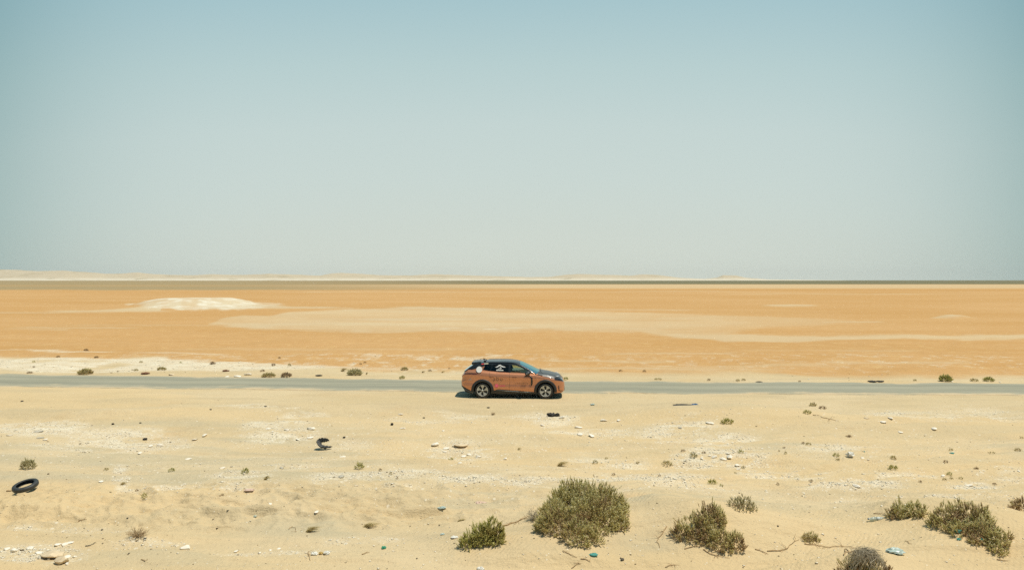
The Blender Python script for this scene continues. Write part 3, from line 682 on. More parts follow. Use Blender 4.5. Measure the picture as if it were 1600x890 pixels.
    # --- chassis and wheel wells
    bm = bmesh.new(); bm_box(bm, (2.4, 0, .42), (4.3, 1.2, .36), None, .03); bm_box(bm, (2.445, 0, .33), (2.0, 1.68, .17), None, .02)
    bm_box(bm, (2.4, 0, .58), (3.9, 1.25, .2), None, .02)
    bm_obj('chassis', bm, pbsdf('underbody_black', (.012, .012, .012), .9), root)
    for wx in WHEEL_X:
        for sd in (-1, 1):
            bm = bmesh.new(); n = 24; prev = None
            for k in range(n+1):
                a = math.pi*k/n; x = wx+.44*math.cos(a); z = .36+.44*math.sin(a)
                p = [bm.verts.new((x, sd*.60, z)), bm.verts.new((x, sd*.90, z))]
                if prev: bm.faces.new((prev[0], prev[1], p[1], p[0]))
                prev = p
            bm_obj('wheel_liner', bm, MATS['underbody_black'], root)
    # grey strip of the side step and rear skid
    for sd in (-1, 1):
        pts = [(x, sd*(float(side_y(x, .34))+.004), z) for x, z in ((1.62, .385), (1.75, .40), (2.1, .36), (2.6, .335), (3.1, .315), (3.35, .31))]
        Vt, Ft = tube_arrays(pts, [.006, .014, .018, .016, .012, .005], 6); mesh_obj('sill_strip', Vt, [Ft], pbsdf('grey_strip', (.33, .33, .31), .4, metal=.5), root, True)
    pts = [(.10+.45*k/6, -float(side_y(.10+.45*k/6, .40-.12*k/6))-.004, .40-.13*k/6) for k in range(7)]
    Vt, Ft = tube_arrays(pts, [.010]*7, 5); mesh_obj('rear_skid_strip', Vt, [Ft], MATS['grey_strip'], root, True)
    # --- wheels
    rub = pbsdf('tyre_rubber', (.030, .030, .028), .72, noise=(9, .25)); rimm = pbsdf('rim_silver', (.52, .52, .47), .38, metal=.35, coat=.3); dk = pbsdf('rim_black', (.02, .02, .02), .5)
    for wx in WHEEL_X:
        for sd in (-1, 1):
            prof = [(.262, .115), (.285, .122), (.325, .122), (.350, .108), (.363, .085), (WHEEL_R, .05), (WHEEL_R, -.05), (.363, -.085), (.35, -.108), (.30, -.12), (.255, -.11)]
            n = 72; Vv = []
            for k in range(n):
                a = 2*math.pi*k/n
                for r, yy in prof: Vv.append((wx+r*math.cos(a), sd*(.815+yy), .365+r*math.sin(a)))
            m = len(prof); Ff = [(k*m+j, k*m+j+1, ((k+1) % n)*m+j+1, ((k+1) % n)*m+j) for k in range(n) for j in range(m-1)]
            wr = empty('wheel'); wr.parent = root
            mesh_obj('tyre', Vv, [Ff], rub, wr, True)
            prof = [(.262, .118), (.250, .121), (.236, .112), (.230, .06), (.225, .02)]; Vv = []
            for k in range(n):
                a = 2*math.pi*k/n
                for r, yy in prof: Vv.append((wx+r*math.cos(a), sd*(.815+yy), .365+r*math.sin(a)))
            m = len(prof); Ff = [(k*m+j, k*m+j+1, ((k+1) % n)*m+j+1, ((k+1) % n)*m+j) for k in range(n) for j in range(m-1)]
            mesh_obj('rim', Vv, [Ff], rimm, wr, True)
            bm = bmesh.new(); r_ = bmesh.ops.create_circle(bm, cap_ends=True, segments=48, radius=.236)
            bmesh.ops.transform(bm, matrix=Matrix.Translation((wx, sd*(.815+.055), .365)) @ Matrix.Rotation(R(90), 4, 'X'), verts=r_['verts']); bm_obj('rim_back', bm, dk, wr)
            # five broad swept blades with dark gaps between
            a0 = R(20) if wx < 2 else R(58)
            for q in range(5):
                bm = bmesh.new(); ang = a0+q*2*math.pi/5
                outl = [(.035, -.50), (.11, -.34), (.17, -.36), (.243, -.44), (.246, -.2), (.247, .05), (.246, .32), (.20, .30), (.12, .16), (.06, .30), (.035, .5)]
                top = [bm.verts.new((wx+r*math.cos(ang+t*1.0), sd*(.815+.118-(.247-r)*.10), .365+r*math.sin(ang+t*1.0))) for r, t in outl]
                f = bm.faces.new(top); ex = bmesh.ops.extrude_face_region(bm, geom=[f])
                bmesh.ops.translate(bm, vec=(0, -sd*.035, 0), verts=[g for g in ex['geom'] if isinstance(g, bmesh.types.BMVert)])
                bmesh.ops.recalc_face_normals(bm, faces=bm.faces); bm_obj('spoke', bm, rimm, wr)
            bm = bmesh.new(); bmesh.ops.create_cone(bm, cap_ends=True, segments=24, radius1=.042, radius2=.034, depth=.05)
            bmesh.ops.transform(bm, matrix=Matrix.Translation((wx, sd*(.815+.10), .365)) @ Matrix.Rotation(R(90*sd), 4, 'X'), verts=bm.verts); bm_obj('hub_cap', bm, rimm, wr, True)
    # --- mirrors with their black arm running down into the fender blade
    for sd in (-1, 1):
        bm = bmesh.new(); bmesh.ops.create_uvsphere(bm, u_segments=20, v_segments=12, radius=1)
        bmesh.ops.transform(bm, matrix=Matrix.Translation((3.08, sd*1.03, 1.185)) @ Matrix.Rotation(R(-6), 4, 'Y') @ Matrix.Diagonal((.125, .14, .10, 1)), verts=bm.verts)
        mr = bm_obj('mirror', bm, black, root, True)
        bm = bmesh.new(); bm_box(bm, (3.12, sd*.93, 1.135), (.10, .14, .035), None, .01); bm_obj('mirror_arm', bm, black, mr, True)
        bm = bmesh.new(); bm_box(bm, (3.06, sd*1.155, 1.19), (.05, .02, .045), None, .008); bm_obj('mirror_highlight', bm, MATS['white_plastic'], mr, True)  # white block standing in for the bright highlight on the mirror
        # blade: slanting piece then a vertical slot behind the front wheel
        pp = [(2.99, 1.045), (3.08, 1.065), (3.16, 1.06), (3.22, 1.02), (3.265, .965), (3.275, .90), (3.275, .82), (3.275, .74), (3.265, .67), (3.25, .61)]
        Vt, Ft = tube_arrays([Vector((x, sd*(float(side_y(x, min(z, car_H(x)-.02)))+.002), z)) for x, z in pp], [.016, .026, .032, .036, .042, .044, .044, .044, .040, .014], 8)
        mesh_obj('fender_blade', Vt, [Ft], pbsdf('gloss_black', (.008, .008, .008), .3, coat=.3), root, True)
    # --- things laid on the skin
    def skin(x, z, sd=-1, off=.004):
        if z > car_H(x)-.01: return Vector((x, sd*(float(gw(z, x))+.018*math.sin(math.pi*min(max((z-car_H(x))/(float(zr(x))-car_H(x)), 0), 1))+off), z))
        return Vector((x, sd*(float(side_y(x, z))+off), z))
    def decal(name, outline, mat, parent=None, sd=-1, off=.005):
        cx_ = sum(p[0] for p in outline)/len(outline); cz_ = sum(p[1] for p in outline)/len(outline)
        bm = bmesh.new(); vv = [bm.verts.new(skin(x, z, sd, off)) for x, z in outline]
        f = bm.faces.new(vv); ex = bmesh.ops.extrude_face_region(bm, geom=[f]); bmesh.ops.translate(bm, vec=(0, -sd*.003, 0), verts=[g for g in ex['geom'] if isinstance(g, bmesh.types.BMVert)])
        bmesh.ops.recalc_face_normals(bm, faces=bm.faces)
        return bm_obj(name, bm, mat, parent or root)
    def disc(x, z, r, n=24): return [(x+r*math.cos(2*math.pi*k/n), z+r*math.sin(2*math.pi*k/n)) for k in range(n)]
    whitem = pbsdf('white_vinyl', (.78, .78, .74), .5); pink = pbsdf('pink_vinyl', (.85, .10, .17), .5); redm = pbsdf('red_vinyl', (.75, .06, .05), .5)
    greym = pbsdf('pale_vinyl', (.50, .40, .33), .5); darkv = pbsdf('dark_vinyl', (.16, .085, .05), .5); blackv = pbsdf('black_vinyl', (.03, .025, .02), .5)
    for sd in (-1, 1):
        bm = bmesh.new(); vv = [bm.verts.new((x, sd*(.938-(z-1.197)*.43), z)) for x, z in disc(.83, 1.335, .138, 32)]
        f = bm.faces.new(vv); ex = bmesh.ops.extrude_face_region(bm, geom=[f]); bmesh.ops.translate(bm, vec=(0, -sd*.012, 0), verts=[g for g in ex['geom'] if isinstance(g, bmesh.types.BMVert)])
        bmesh.ops.recalc_face_normals(bm, faces=bm.faces); bm_obj('white_disc', bm, whitem, root)
        st = decal('sticker', [(.92, 1.545), (1.04, 1.56), (1.04, 1.60), (.92, 1.585)], redm, sd=sd, off=.02)
        decal('sticker_label', [(1.045, 1.56), (1.24, 1.575), (1.24, 1.615), (1.045, 1.60)], pbsdf('cream_vinyl', (.62, .55, .40), .5), st, sd=sd, off=.02)
    # seams of the doors, handles
    for sd in (-1, 1):
        for pl in ([(2.245, 1.17), (2.25, .9), (2.25, .38)], [(1.30, 1.23), (1.33, 1.05), (1.36, .95), (1.50, .80), (1.56, .62)], [(3.42, 1.10), (3.43, .8), (3.42, .33)]):
            pp = []
            for (a, b) in zip(pl[:-1], pl[1:]):
                for k in range(6): pp.append((a[0]+(b[0]-a[0])*k/6, a[1]+(b[1]-a[1])*k/6))
            pp.append(pl[-1]); Vt, Ft = tube_arrays([skin(x, z, sd, -.002) for x, z in pp], .0055, 4); mesh_obj('door_seam', Vt, [Ft], seam, root)
        for hx in (1.29, 2.36):
            bm = bmesh.new(); p = skin(hx+.11, 1.0, sd, .004); bm_box(bm, p, (.22, .02, .022), None, .005); bm_obj('door_handle', bm, pbsdf('handle_copper', (.20, .085, .035), .4, metal=.4), root)
        for (x0, z0, x1, z1, zz) in ((4.50, .62, 4.53, .36, 0),):
            pts = [skin(4.52, .62, sd, .004), skin(4.525, .5, sd, .004), skin(4.53, .385, sd, .004), skin(4.62, .36, sd, .004), skin(4.72, .355, sd, .004)]
            Vt, Ft = tube_arrays(pts, [.016, .022, .022, .014, .012], 5); mesh_obj('bumper_slot', Vt, [Ft], MATS['gloss_black'], root)
        pts = [skin(x, z, sd, .006) for x, z in ((.06, 1.135), (.2, 1.12), (.26, 1.15), (.4, 1.165), (.68, 1.165))]
        Vt, Ft = tube_arrays(pts, [.012, .014, .012, .016, .008], 5); mesh_obj('tail_light_blade', Vt, [Ft], pbsdf('tail_smoke', (.10, .035, .02), .2, coat=1), root)
        for hx, yy in ((4.43, .70), (4.50, .55)):
            bm = bmesh.new(); bm_box(bm, (hx, sd*yy, float(car_H(hx))+.035), (.09, .07, .02), Matrix.Rotation(R(12), 3, 'Y'), .005); bm_obj('headlight', bm, MATS['white_plastic'], root)
    # lettering and marks on the near side
    def text(name, body_, x, z, size, mat, sd=-1, spacing=1.0, off=.006, sx=1.0):
        cu = bpy.data.curves.new('t', 'FONT'); cu.body = body_; cu.size = size; cu.space_character = spacing; cu.extrude = .0012; cu.align_x = 'LEFT'
        to = bpy.data.objects.new('t', cu); COL.objects.link(to); bpy.context.view_layer.update()
        me = bpy.data.meshes.new_from_object(to.evaluated_get(bpy.context.evaluated_depsgraph_get()))
        bpy.data.objects.remove(to)
        for vtx in me.vertices:
            px_ = x+vtx.co.x*sx*(-sd) ; pz = z+vtx.co.y; p = skin(px_, pz, sd, off+vtx.co.z); vtx.co = p
        me.name = name; me.materials.clear(); me.materials.append(mat)
        return put(bpy.data.objects.new(name, me), root)
    text('door_lettering', 'LYNK&CO', 2.50, .685, .085, blackv, spacing=1.9, sx=.95)
    text('side_lettering', 'abu', 1.48, .83, .27, darkv, spacing=1.15, sx=1.05)
    for k in range(3):
        x = 1.95+k*.055; decal('slash_mark', [(x, .93-k*.02), (x+.02, .93-k*.02), (x+.17, 1.10-k*.01), (x+.15, 1.10-k*.01)], greym)
    pd = decal('pink_disc', disc(1.645, .60, .085, 24), pink); decal('disc_ring', disc(1.645, .60, .035, 16), pbsdf('pink_light', (.85, .25, .3), .5), pd, off=.009)
    for k in range(5): decal('pink_mark', disc(1.79+k*.055, .60, .024, 12), pink, pd)
    # white mountain outline over a word strip on the rear door glass
    em = decal('mountain_emblem', [(1.555, 1.435), (1.62, 1.45), (1.68, 1.49), (1.74, 1.535), (1.80, 1.545), (1.86, 1.51), (1.94, 1.475), (2.01, 1.465), (2.05, 1.43), (1.99, 1.435), (1.93, 1.43), (1.88, 1.455), (1.81, 1.495), (1.75, 1.485), (1.70, 1.45), (1.64, 1.425)], whitem, off=.02)
    decal('emblem_crest', [(1.76, 1.37), (1.80, 1.46), (1.84, 1.45), (1.87, 1.40), (1.86, 1.36), (1.82, 1.345)], pbsdf('dim_white', (.45, .45, .43), .5), em, off=.02)
    decal('emblem_foot', [(1.68, 1.345), (1.80, 1.37), (1.78, 1.385), (1.70, 1.37)], whitem, em, off=.02)
    decal('emblem_strip', [(1.62, 1.285), (1.95, 1.28), (1.95, 1.32), (1.62, 1.325)], whitem, em, off=.02)
    fe = decal('fender_emblem', [(.36, .865), (.40, .93), (.43, .935), (.47, .865), (.43, .88), (.40, .88)], greym)
    decal('emblem_line', [(.32, .835), (.51, .83), (.51, .845), (.32, .85)], greym, fe)
    # wipers and cowl
    bm = bmesh.new(); bm_box(bm, (3.70, 0, 1.165), (.18, 1.25, .03), Matrix.Rotation(R(10), 3, 'Y'), .01); bm_obj('cowl', bm, MATS['gloss_black'], root)
    for y0 in (-.45, .15):
        Vt, Ft = tube_arrays([(3.72, y0, 1.185), (3.66, y0+.3, 1.225), (3.64, y0+.55, 1.235)], .009, 4); mesh_obj('wiper', Vt, [Ft], clad, root)
    # --- cabin
    seatm = pbsdf('seat_leather', (.14, .13, .11), .6); cab = pbsdf('cabin_dark', (.03, .032, .03), .7)
    for sd in (-1, 1):
        bm = bmesh.new(); bm_box(bm, (2.55, sd*.38, .80), (.50, .46, .16), None, .05); bm_box(bm, (2.33, sd*.38, 1.08), (.13, .44, .56), Matrix.Rotation(R(-18), 3, 'Y'), .05)
        s_ = bm_obj('front_seat', bm, seatm, root, True)
        bm = bmesh.new(); bm_box(bm, (2.21, sd*.38, 1.44), (.09, .24, .15), Matrix.Rotation(R(-12), 3, 'Y'), .035); bm_obj('headrest', bm, seatm, s_, True)
    bm = bmesh.new(); bm_box(bm, (1.45, 0, .80), (.5, 1.2, .16), None, .05); bm_box(bm, (1.2, 0, 1.05), (.13, 1.2, .5), Matrix.Rotation(R(-20), 3, 'Y'), .05); bm_obj('rear_seat', bm, cab, root, True)
    bm = bmesh.new(); bm_box(bm, (3.35, 0, 1.03), (.55, 1.40, .20), None, .06); bm_obj('dashboard', bm, pbsdf('dash_tan', (.22, .17, .11), .7), root, True)
    bm = bmesh.new(); bmesh.ops.create_circle(bm, segments=24, radius=.18)
    bm.free()
    Vt, Ft = tube_arrays([(2.98+.07*math.sin(2*math.pi*k/24), .38+.18*math.cos(2*math.pi*k/24), 1.10+.16*math.sin(2*math.pi*k/24)) for k in range(25)], .015, 6); mesh_obj('steering_wheel', Vt, [Ft], cab, root, True)
    bm = bmesh.new(); bm_box(bm, (2.2, 0, .72), (3.0, 1.45, .02)); bm_obj('cabin_floor', bm, cab, root)
    return root
CAR = build_car()

# ------------------------------------------------------------------ vegetation
LEAF = tone_mat('salt_bush_leaves', [(0, (.40, .26, .13)), (.22, (.62, .48, .28)), (.42, (.62, .54, .24)), (.62, (.70, .64, .28)), (.80, (.76, .71, .42)), (1, (.88, .76, .50))], trans=.52)
LEAF2 = tone_mat('green_leaves', [(0, (.44, .35, .12)), (.5, (.57, .54, .18)), (1, (.76, .72, .32))], trans=.52)
GREYLEAF = tone_mat('grey_green_leaves', [(0, (.46, .40, .21)), (.5, (.64, .58, .33)), (1, (.78, .71, .45))], trans=.52)
STRAW = tone_mat('dry_straw', [(0, (.34, .24, .09)), (.5, (.50, .39, .16)), (1, (.64, .52, .25))])
TWIG = tone_mat('bare_twigs', [(0, (.24, .155, .075)), (.5, (.42, .29, .15)), (1, (.54, .41, .24))])
GREYTWIG = tone_mat('grey_twigs', [(0, (.20, .165, .11)), (.5, (.36, .31, .21)), (1, (.52, .45, .33))])

def sprigs(P, D, L, W, tone, nleaf=9, rng=None):
    """bunches of small fleshy leaves: each sprig is a thin stem with leaf spikes up its length"""
    n = len(P); rng = rng or RNG
    D = D/np.linalg.norm(D, axis=1, keepdims=True)
    up = np.where(np.abs(D[:, 2:3]) > .95, np.array([[1., 0, 0]]), np.array([[0., 0, 1]]))
    A = np.cross(D, up); A /= np.linalg.norm(A, axis=1, keepdims=True); B = np.cross(D, A)
    V = []; F = []; T = []; c = 0
    # stem: 3-sided spindle
    ang = rng.uniform(0, 2*np.pi, n)
    def ringpt(s, r, k, tot):
        a = ang+2*np.pi*k/tot
        return P+D*(L*s)[:, None]+A*(np.cos(a)*r)[:, None]+B*(np.sin(a)*r)[:, None]
    rows = [[ringpt(np.full(n, s), W*w, k, 3) for k in range(3)] for s, w in ((0, .35), (.55, .75), (1.0, .25))]
    stem = np.stack([p for r in rows for p in r], 1).reshape(-1, 3)
    base = np.arange(n)[:, None]*9
    q = np.array([[r*3+k, r*3+(k+1) % 3, (r+1)*3+(k+1) % 3, (r+1)*3+k] for r in range(2) for k in range(3)])
    F4 = (base[:, :, None]+q[None]).reshape(-1, 4); Ts = np.repeat(tone*.8, 9)
    # leaves: two crossing slivers would be heavy; one bent triangle pair each
    m = n*nleaf; s = rng.uniform(.15, 1.0, (n, nleaf)); a = rng.uniform(0, 2*np.pi, (n, nleaf)); el = rng.uniform(.3, 1.1, (n, nleaf))
    out_ = A[:, None]*np.cos(a)[..., None]+B[:, None]*np.sin(a)[..., None]
    o = P[:, None]+D[:, None]*(L[:, None]*s)[..., None]
    dirn = out_*np.cos(el)[..., None]+D[:, None]*np.sin(el)[..., None]
    side = np.cross(dirn, D[:, None]+out_*.01); side /= np.maximum(np.linalg.norm(side, axis=-1, keepdims=True), 1e-6)
    ll = (L[:, None]*rng.uniform(.22, .42, (n, nleaf)))[..., None]; ww = (W[:, None]*rng.uniform(.5, .9, (n, nleaf)))[..., None]
    v0 = o-side*ww*.5; v1 = o+side*ww*.5; v2 = o+dirn*ll*.55+side*ww*.6; v3 = o+dirn*ll; v4 = o+dirn*ll*.55-side*ww*.6
    LV = np.stack([v0, v1, v2, v3, v4], 2).reshape(-1, 3)
    bi = np.arange(m)[:, None]*5+9*n
    F3 = np.concatenate([bi+np.array([[4, 2, 3]])]); F4b = bi+np.array([[0, 1, 2, 4]])
    Tl = np.repeat(np.clip(np.repeat(tone, nleaf)+rng.normal(0, .10, m), 0, 1), 5)
    return np.concatenate([stem, LV]), np.concatenate([F4, F4b]), F3, np.concatenate([Ts, Tl])

def woody(acc, p0, p1, r0, rng, tone=.5, n=5, wob=.10):
    p0 = Vector(p0); p1 = Vector(p1); L = (p1-p0).length; pts = []
    for k in range(n+1):
        t = k/n; j = Vector(rng.normal(0, 1, 3))*wob*L*math.sin(math.pi*t)*.5; pts.append(p0.lerp(p1, t)+j)
    Vt, Ft = tube_arrays(pts, [r0*(1-.75*k/n) for k in range(n+1)], 4); acc.add(Vt, Ft, tone)

def shrub(name, label, cat, lobes, dens=380, leaf=LEAF, tone=(.55, .20), L=(.07, .13), seed=1, group=None, wood=TWIG, nleaf=8, upright=.9, woodn=5, bare=.0):
    """lobes: (u, v_base, half width px, height px[, tone shift]); the crown is spread through their volume"""
    rng = np.random.default_rng(seed)
    lo = []
    for l in lobes:
        g = G(l[0], l[1]); m = mpp(g.y); k_ = 1+l[2]*m*.35/g.y; lo.append((g.x*k_, g.y*k_, g.z, l[2]*m, l[3]*m, l[4] if len(l) > 4 else 0))
    cx = sum(a[0] for a in lo)/len(lo); cy = sum(a[1] for a in lo)/len(lo); cz = float(height(cx, cy))
    root = empty(name, (cx, cy, cz)); tag(root, label, cat, group)
    Ps = []; Ds = []; Ls = []; Ts = []
    w = Acc()
    for (x, y, z, r, h, ts) in lo:
        n = int(dens*(2*math.pi*r*(r*.5+h*.5)))+14
        th = rng.uniform(0, 2*np.pi, n); cz_ = rng.uniform(0.02, 1, n); rad = rng.uniform(.5, 1.0, n)**.5*(1+.12*np.sin(th*3+seed)+.22*(vnoise(th*2.2+seed*3, cz_*3, seed+5)-.5)); rad = rad*np.where(rng.uniform(0, 1, n) < .05, rng.uniform(1.05, 1.2, n), 1)
        sr = np.sqrt(1-cz_**2*.96)
        nx_ = np.cos(th)*sr; ny_ = np.sin(th)*sr
        X = x+nx_*r*rad; Y = y+ny_*r*.85*rad; base = height(X, Y); Z = base*.75+z*.25+cz_*h*rad*.88
        Z = np.maximum(Z, base+.005)
        keep = (vnoise(X*7, Y*7+Z*5, seed)*.6+vnoise(X*16, Y*16+Z*12, seed+7)*.4) > .33+bare
        d = np.stack([nx_*.75, ny_*.75, cz_*.6+upright*.75], -1)+rng.normal(0, .18, (n, 3))
        l = rng.uniform(L[0], L[1], n)
        t = tone[0]+ts+tone[1]*(vnoise(X*4+9, Y*4+Z*4, seed+3)-.5)*3.0+rng.normal(0, .13, n)
        P = np.stack([X, Y, Z], -1)-np.array([cx, cy, cz])-d/np.linalg.norm(d, axis=1, keepdims=True)*l[:, None]*.4
        Ps.append(P[keep]); Ds.append(d[keep]); Ls.append(l[keep]); Ts.append(t[keep])
        # stems from the ground up into the lobe
        for k in range(int(woodn*3+r*h*40)):
            a = rng.uniform(0, 2*math.pi); e = rng.uniform(.4, .95)
            q = Vector((x+math.cos(a)*r*e*.8-cx, y+math.sin(a)*r*.7*e-cy, z+h*rng.uniform(.35, .9)*math.sqrt(max(1-e*e*.8, .05))-cz))
            b = Vector((x+math.cos(a)*r*e*.3-cx, y+math.sin(a)*r*.25*e-cy, 0)); b.z = float(height(b.x+cx, b.y+cy))-cz-.02
            woody(w, b, q, rng.uniform(.004, .009), rng, rng.uniform(.2, .9))
    P = np.concatenate(Ps); D = np.concatenate(Ds); Ln = np.concatenate(Ls); T = np.clip(np.concatenate(Ts), 0, 1)
    V, F4, F3, TT = sprigs(P, D, Ln, Ln*.115, T, nleaf, rng)
    mesh_obj('foliage', V, [F4, F3], leaf, root, False, TT)
    w.build('branches', wood, root, True)
    return root

def branch(name, label, cat, pts, r=.010, mat=TWIG, forks=3, seed=1, group=None, lift=.012):
    """a bare stick lying on the sand through picture landmarks; forks shorter ones off it"""
    rng = np.random.default_rng(seed); P = [G(u, v, lift) for u, v in pts]; o = P[0].copy(); acc = Acc()
    fine = []
    for a, b in zip(P[:-1], P[1:]):
        for k in range(4):
            q = a.lerp(b, k/4)+Vector((rng.normal(0, 1), rng.normal(0, 1), 0))*(b-a).length*.03; q.z = float(height(q.x, q.y))+lift+abs(rng.normal(0, .006)); fine.append(q-o)
    fine.append(P[-1]-o); n = len(fine)
    Vt, Ft = tube_arrays(fine, [r*(1-.7*k/(n-1)) for k in range(n)], 5); acc.add(Vt, Ft, rng.uniform(.3, .6))
    for k in range(forks):
        a = fine[int(rng.uniform(.15, .9)*(n-1))]; ln = (fine[-1]-fine[0]).length*rng.uniform(.15, .35); an = rng.uniform(0, 2*math.pi)
        b = a+Vector((math.cos(an)*ln, math.sin(an)*ln, 0)); b.z = float(height(b.x+o.x, b.y+o.y))-o.z+lift+rng.uniform(0, .05)
        woody(acc, a, b, r*.55, rng, rng.uniform(.2, .7), 4, .2)
    ob = acc.build(name, mat, None, True); ob.location = o; return tag(ob, label, cat, group)

def tuft(name, label, cat, u, v, w, h, kind='green', seed=1, group=None):
    """a small plant: one mesh of leafy sprigs, straw blades or bare twigs; w, h in 1/1600 of the width"""
    rng = np.random.default_rng(seed); g = G(u, v); m = mpp(g.y); W = w*m/2; H = max(h*m, .03); acc = Acc()
    if kind in ('green', 'olive', 'grey', 'brown'):
        n = int(np.clip(26+W*H*2600, 18, 260)); th = rng.uniform(0, 2*np.pi, n); c = rng.uniform(.05, 1, n)
        sr = np.sqrt(1-c*c*.95); rd = rng.uniform(.3, 1, n)**.5
        X = np.cos(th)*sr*W*rd; Y = np.sin(th)*sr*W*.7*rd; Z = height(X+g.x, Y+g.y)-g.z+c*H*rd*.75
        D = np.stack([np.cos(th)*sr, np.sin(th)*sr, c+.7], -1)+rng.normal(0, .2, (n, 3)); l = rng.uniform(.25, .5, n)*max(min(W, H), .03)+.012
        base = {'green': .6, 'olive': .45, 'grey': .6, 'brown': .3}[kind]
        V, F4, F3, T = sprigs(np.stack([X, Y, Z], -1), D, l, l*.16, np.clip(base+rng.normal(0, .15, n), 0, 1), 7, rng)
        mt = {'green': LEAF2, 'olive': LEAF, 'grey': GREYLEAF, 'brown': TWIG}[kind]
        o = mesh_obj(name, V, [F4, F3], mt, None, False, T); o.location = g; return tag(o, label, cat, group)
    if kind == 'straw':
        n = int(np.clip(40+W*220, 40, 160)); lean = 1.0
        for k in range(n):
            b = Vector((rng.normal(-W*.45, W*.16), rng.normal(0, W*.10), 0)); b.z = float(height(b.x+g.x, b.y+g.y))-g.z
            tip = b+Vector((rng.uniform(.3, 1.5)*W, rng.normal(0, W*.22), H*rng.uniform(.25, 1.0)))
            mid = b.lerp(tip, .5)+Vector((-.1*W, 0, H*.28)); Vt, Ft = tube_arrays([b, mid, tip], [.0035, .003, .001], 3); acc.add(Vt, Ft, rng.uniform(.1, 1))
        o = acc.build(name, STRAW, None); o.location = g; return tag(o, label, cat, group)
    n = int(np.clip(26+W*90, 20, 110))
    for k in range(n):
        a = rng.uniform(0, 2*math.pi); e = rng.uniform(.2, 1); q = Vector((math.cos(a)*W*e, math.sin(a)*W*.7*e, H*rng.uniform(.35, 1)*math.sqrt(1.05-e*e)))
        b = Vector((q.x*.12, q.y*.12, -.01)); woody(acc, b, q, .005, rng, rng.uniform(.1, 1), 4, .16)
        for f in range(3):
            t = rng.uniform(.4, .9); s0 = b.lerp(q, t); woody(acc, s0, s0+Vector(rng.normal(0, 1, 3))*W*.18+Vector((q.x*.2, q.y*.2, H*.12)), .0028, rng, rng.uniform(.1, 1), 2, .1)
    o = acc.build(name, TWIG if kind == 'twig' else GREYTWIG, None); o.location = g; return tag(o, label, cat, group)

# the big shrubs of the foreground
shrub('salt_bush', 'largest salt bush, wide and olive green, on the sand below the car', 'shrub',
      [(905, 850, 30, 42, -.02), (872, 832, 36, 48), (862, 818, 26, 40), (922, 828, 44, 60), (948, 824, 32, 44, -.04), (892, 808, 44, 56, .05), (932, 800, 46, 50, .05), (964, 806, 20, 34),
       (968, 828, 16, 24), (905, 796, 34, 48, .10), (880, 800, 24, 36, -.12), (921, 848, 22, 26), (848, 832, 14, 26), (945, 790, 24, 26, .08), (876, 786, 4, 30, .2)], seed=3, tone=(.56, .20))
shrub('salt_bush', 'small bright green bush with two lobes, left of the largest bush', 'shrub',
      [(731, 857, 14, 20), (745, 850, 22, 32), (770, 848, 21, 40, .06), (757, 851, 20, 28), (776, 848, 12, 24)], seed=4, leaf=LEAF2, tone=(.45, .22))
shrub('salt_bush', 'grey brown curved bush wrapping a sand hollow, right of the largest bush', 'shrub',
      [(1064, 842, 15, 20, .0), (1078, 842, 22, 36, .12), (1096, 838, 22, 38, .10), (1112, 828, 22, 40, -.14), (1106, 848, 20, 26, -.10), (1128, 858, 20, 24, -.12), (1148, 858, 18, 22, -.10), (1122, 818, 14, 24, -.1)],
      seed=5, tone=(.50, .28))
shrub('salt_bush', 'pale grey green bush alone above the curved bush', 'shrub', [(1152, 794, 14, 16), (1165, 795, 15, 20), (1176, 797, 9, 12)], seed=6, leaf=GREYLEAF, tone=(.5, .2), L=(.05, .09))
shrub('salt_bush', 'low olive bush with bare stems beside the clear bottle', 'shrub', [(1398, 808, 12, 14), (1412, 808, 18, 24), (1430, 806, 17, 22), (1441, 808, 10, 22)], seed=7, tone=(.5, .22), woodn=5)
shrub('salt_bush', 'large spreading bush caught with teal plastic, right of the bottle', 'shrub',
      [(1466, 824, 16, 22), (1485, 826, 24, 36), (1508, 822, 26, 38, .03), (1504, 838, 22, 26), (1530, 832, 22, 40, .05), (1540, 824, 16, 36, .0), (1543, 846, 22, 32), (1558, 856, 20, 28), (1562, 866, 14, 20, -.08), (1524, 850, 10, 12), (1576, 842, 7, 12)],
      seed=8, tone=(.50, .26), woodn=4)
shrub('salt_bush', 'dark bush cut by the right edge of the picture', 'shrub', [(1588, 795, 9, 10), (1602, 795, 14, 15)], seed=9, tone=(.3, .2))
shrub('salt_bush', 'small dry bush with long roots crawling over the sand', 'shrub', [(1262, 846, 9, 10), (1270, 847, 11, 15), (1277, 846, 6, 10)], seed=10, tone=(.62, .3), L=(.04, .08), woodn=5, dens=420)
shrub('salt_bush', 'round bush at the bottom edge under a thatch of grey twigs', 'shrub', [(1330, 899, 20, 24, -.1), (1352, 905, 30, 34, -.05), (1374, 901, 20, 24, -.12)], seed=11, tone=(.42, .2))
def thatch():
    rng = np.random.default_rng(5); acc = Acc()
    par = bpy.data.objects['salt_bush.008'] if 'salt_bush.008' in bpy.data.objects else None
    g = G(1352, 903); m = mpp(g.y); W = 40*m; H = 42*m; L0 = par.location
    for k in range(330):
        a = rng.uniform(0, 2*math.pi); e = rng.uniform(0, 1)**.6; top = Vector((rng.normal(.05, .22)*W+W*.12, rng.normal(0, .22)*W, H*rng.uniform(.80, 1.1)))
        e *= rng.uniform(.5, 1.08)**.5
        end = Vector((math.cos(a)*W*e*1.05, math.sin(a)*W*.8*e, H*math.sqrt(max(.02, 1.06-e*e))*rng.uniform(.6, .95))); mid = top.lerp(end, .5)+Vector((0, 0, H*.14))
        Vt, Ft = tube_arrays([top+g-L0, mid+g-L0, end+g-L0], [.003, .0035, .0012], 3); acc.add(Vt, Ft, rng.uniform(.1, 1))
    acc.build('grey_thatch', GREYTWIG, par)
thatch()
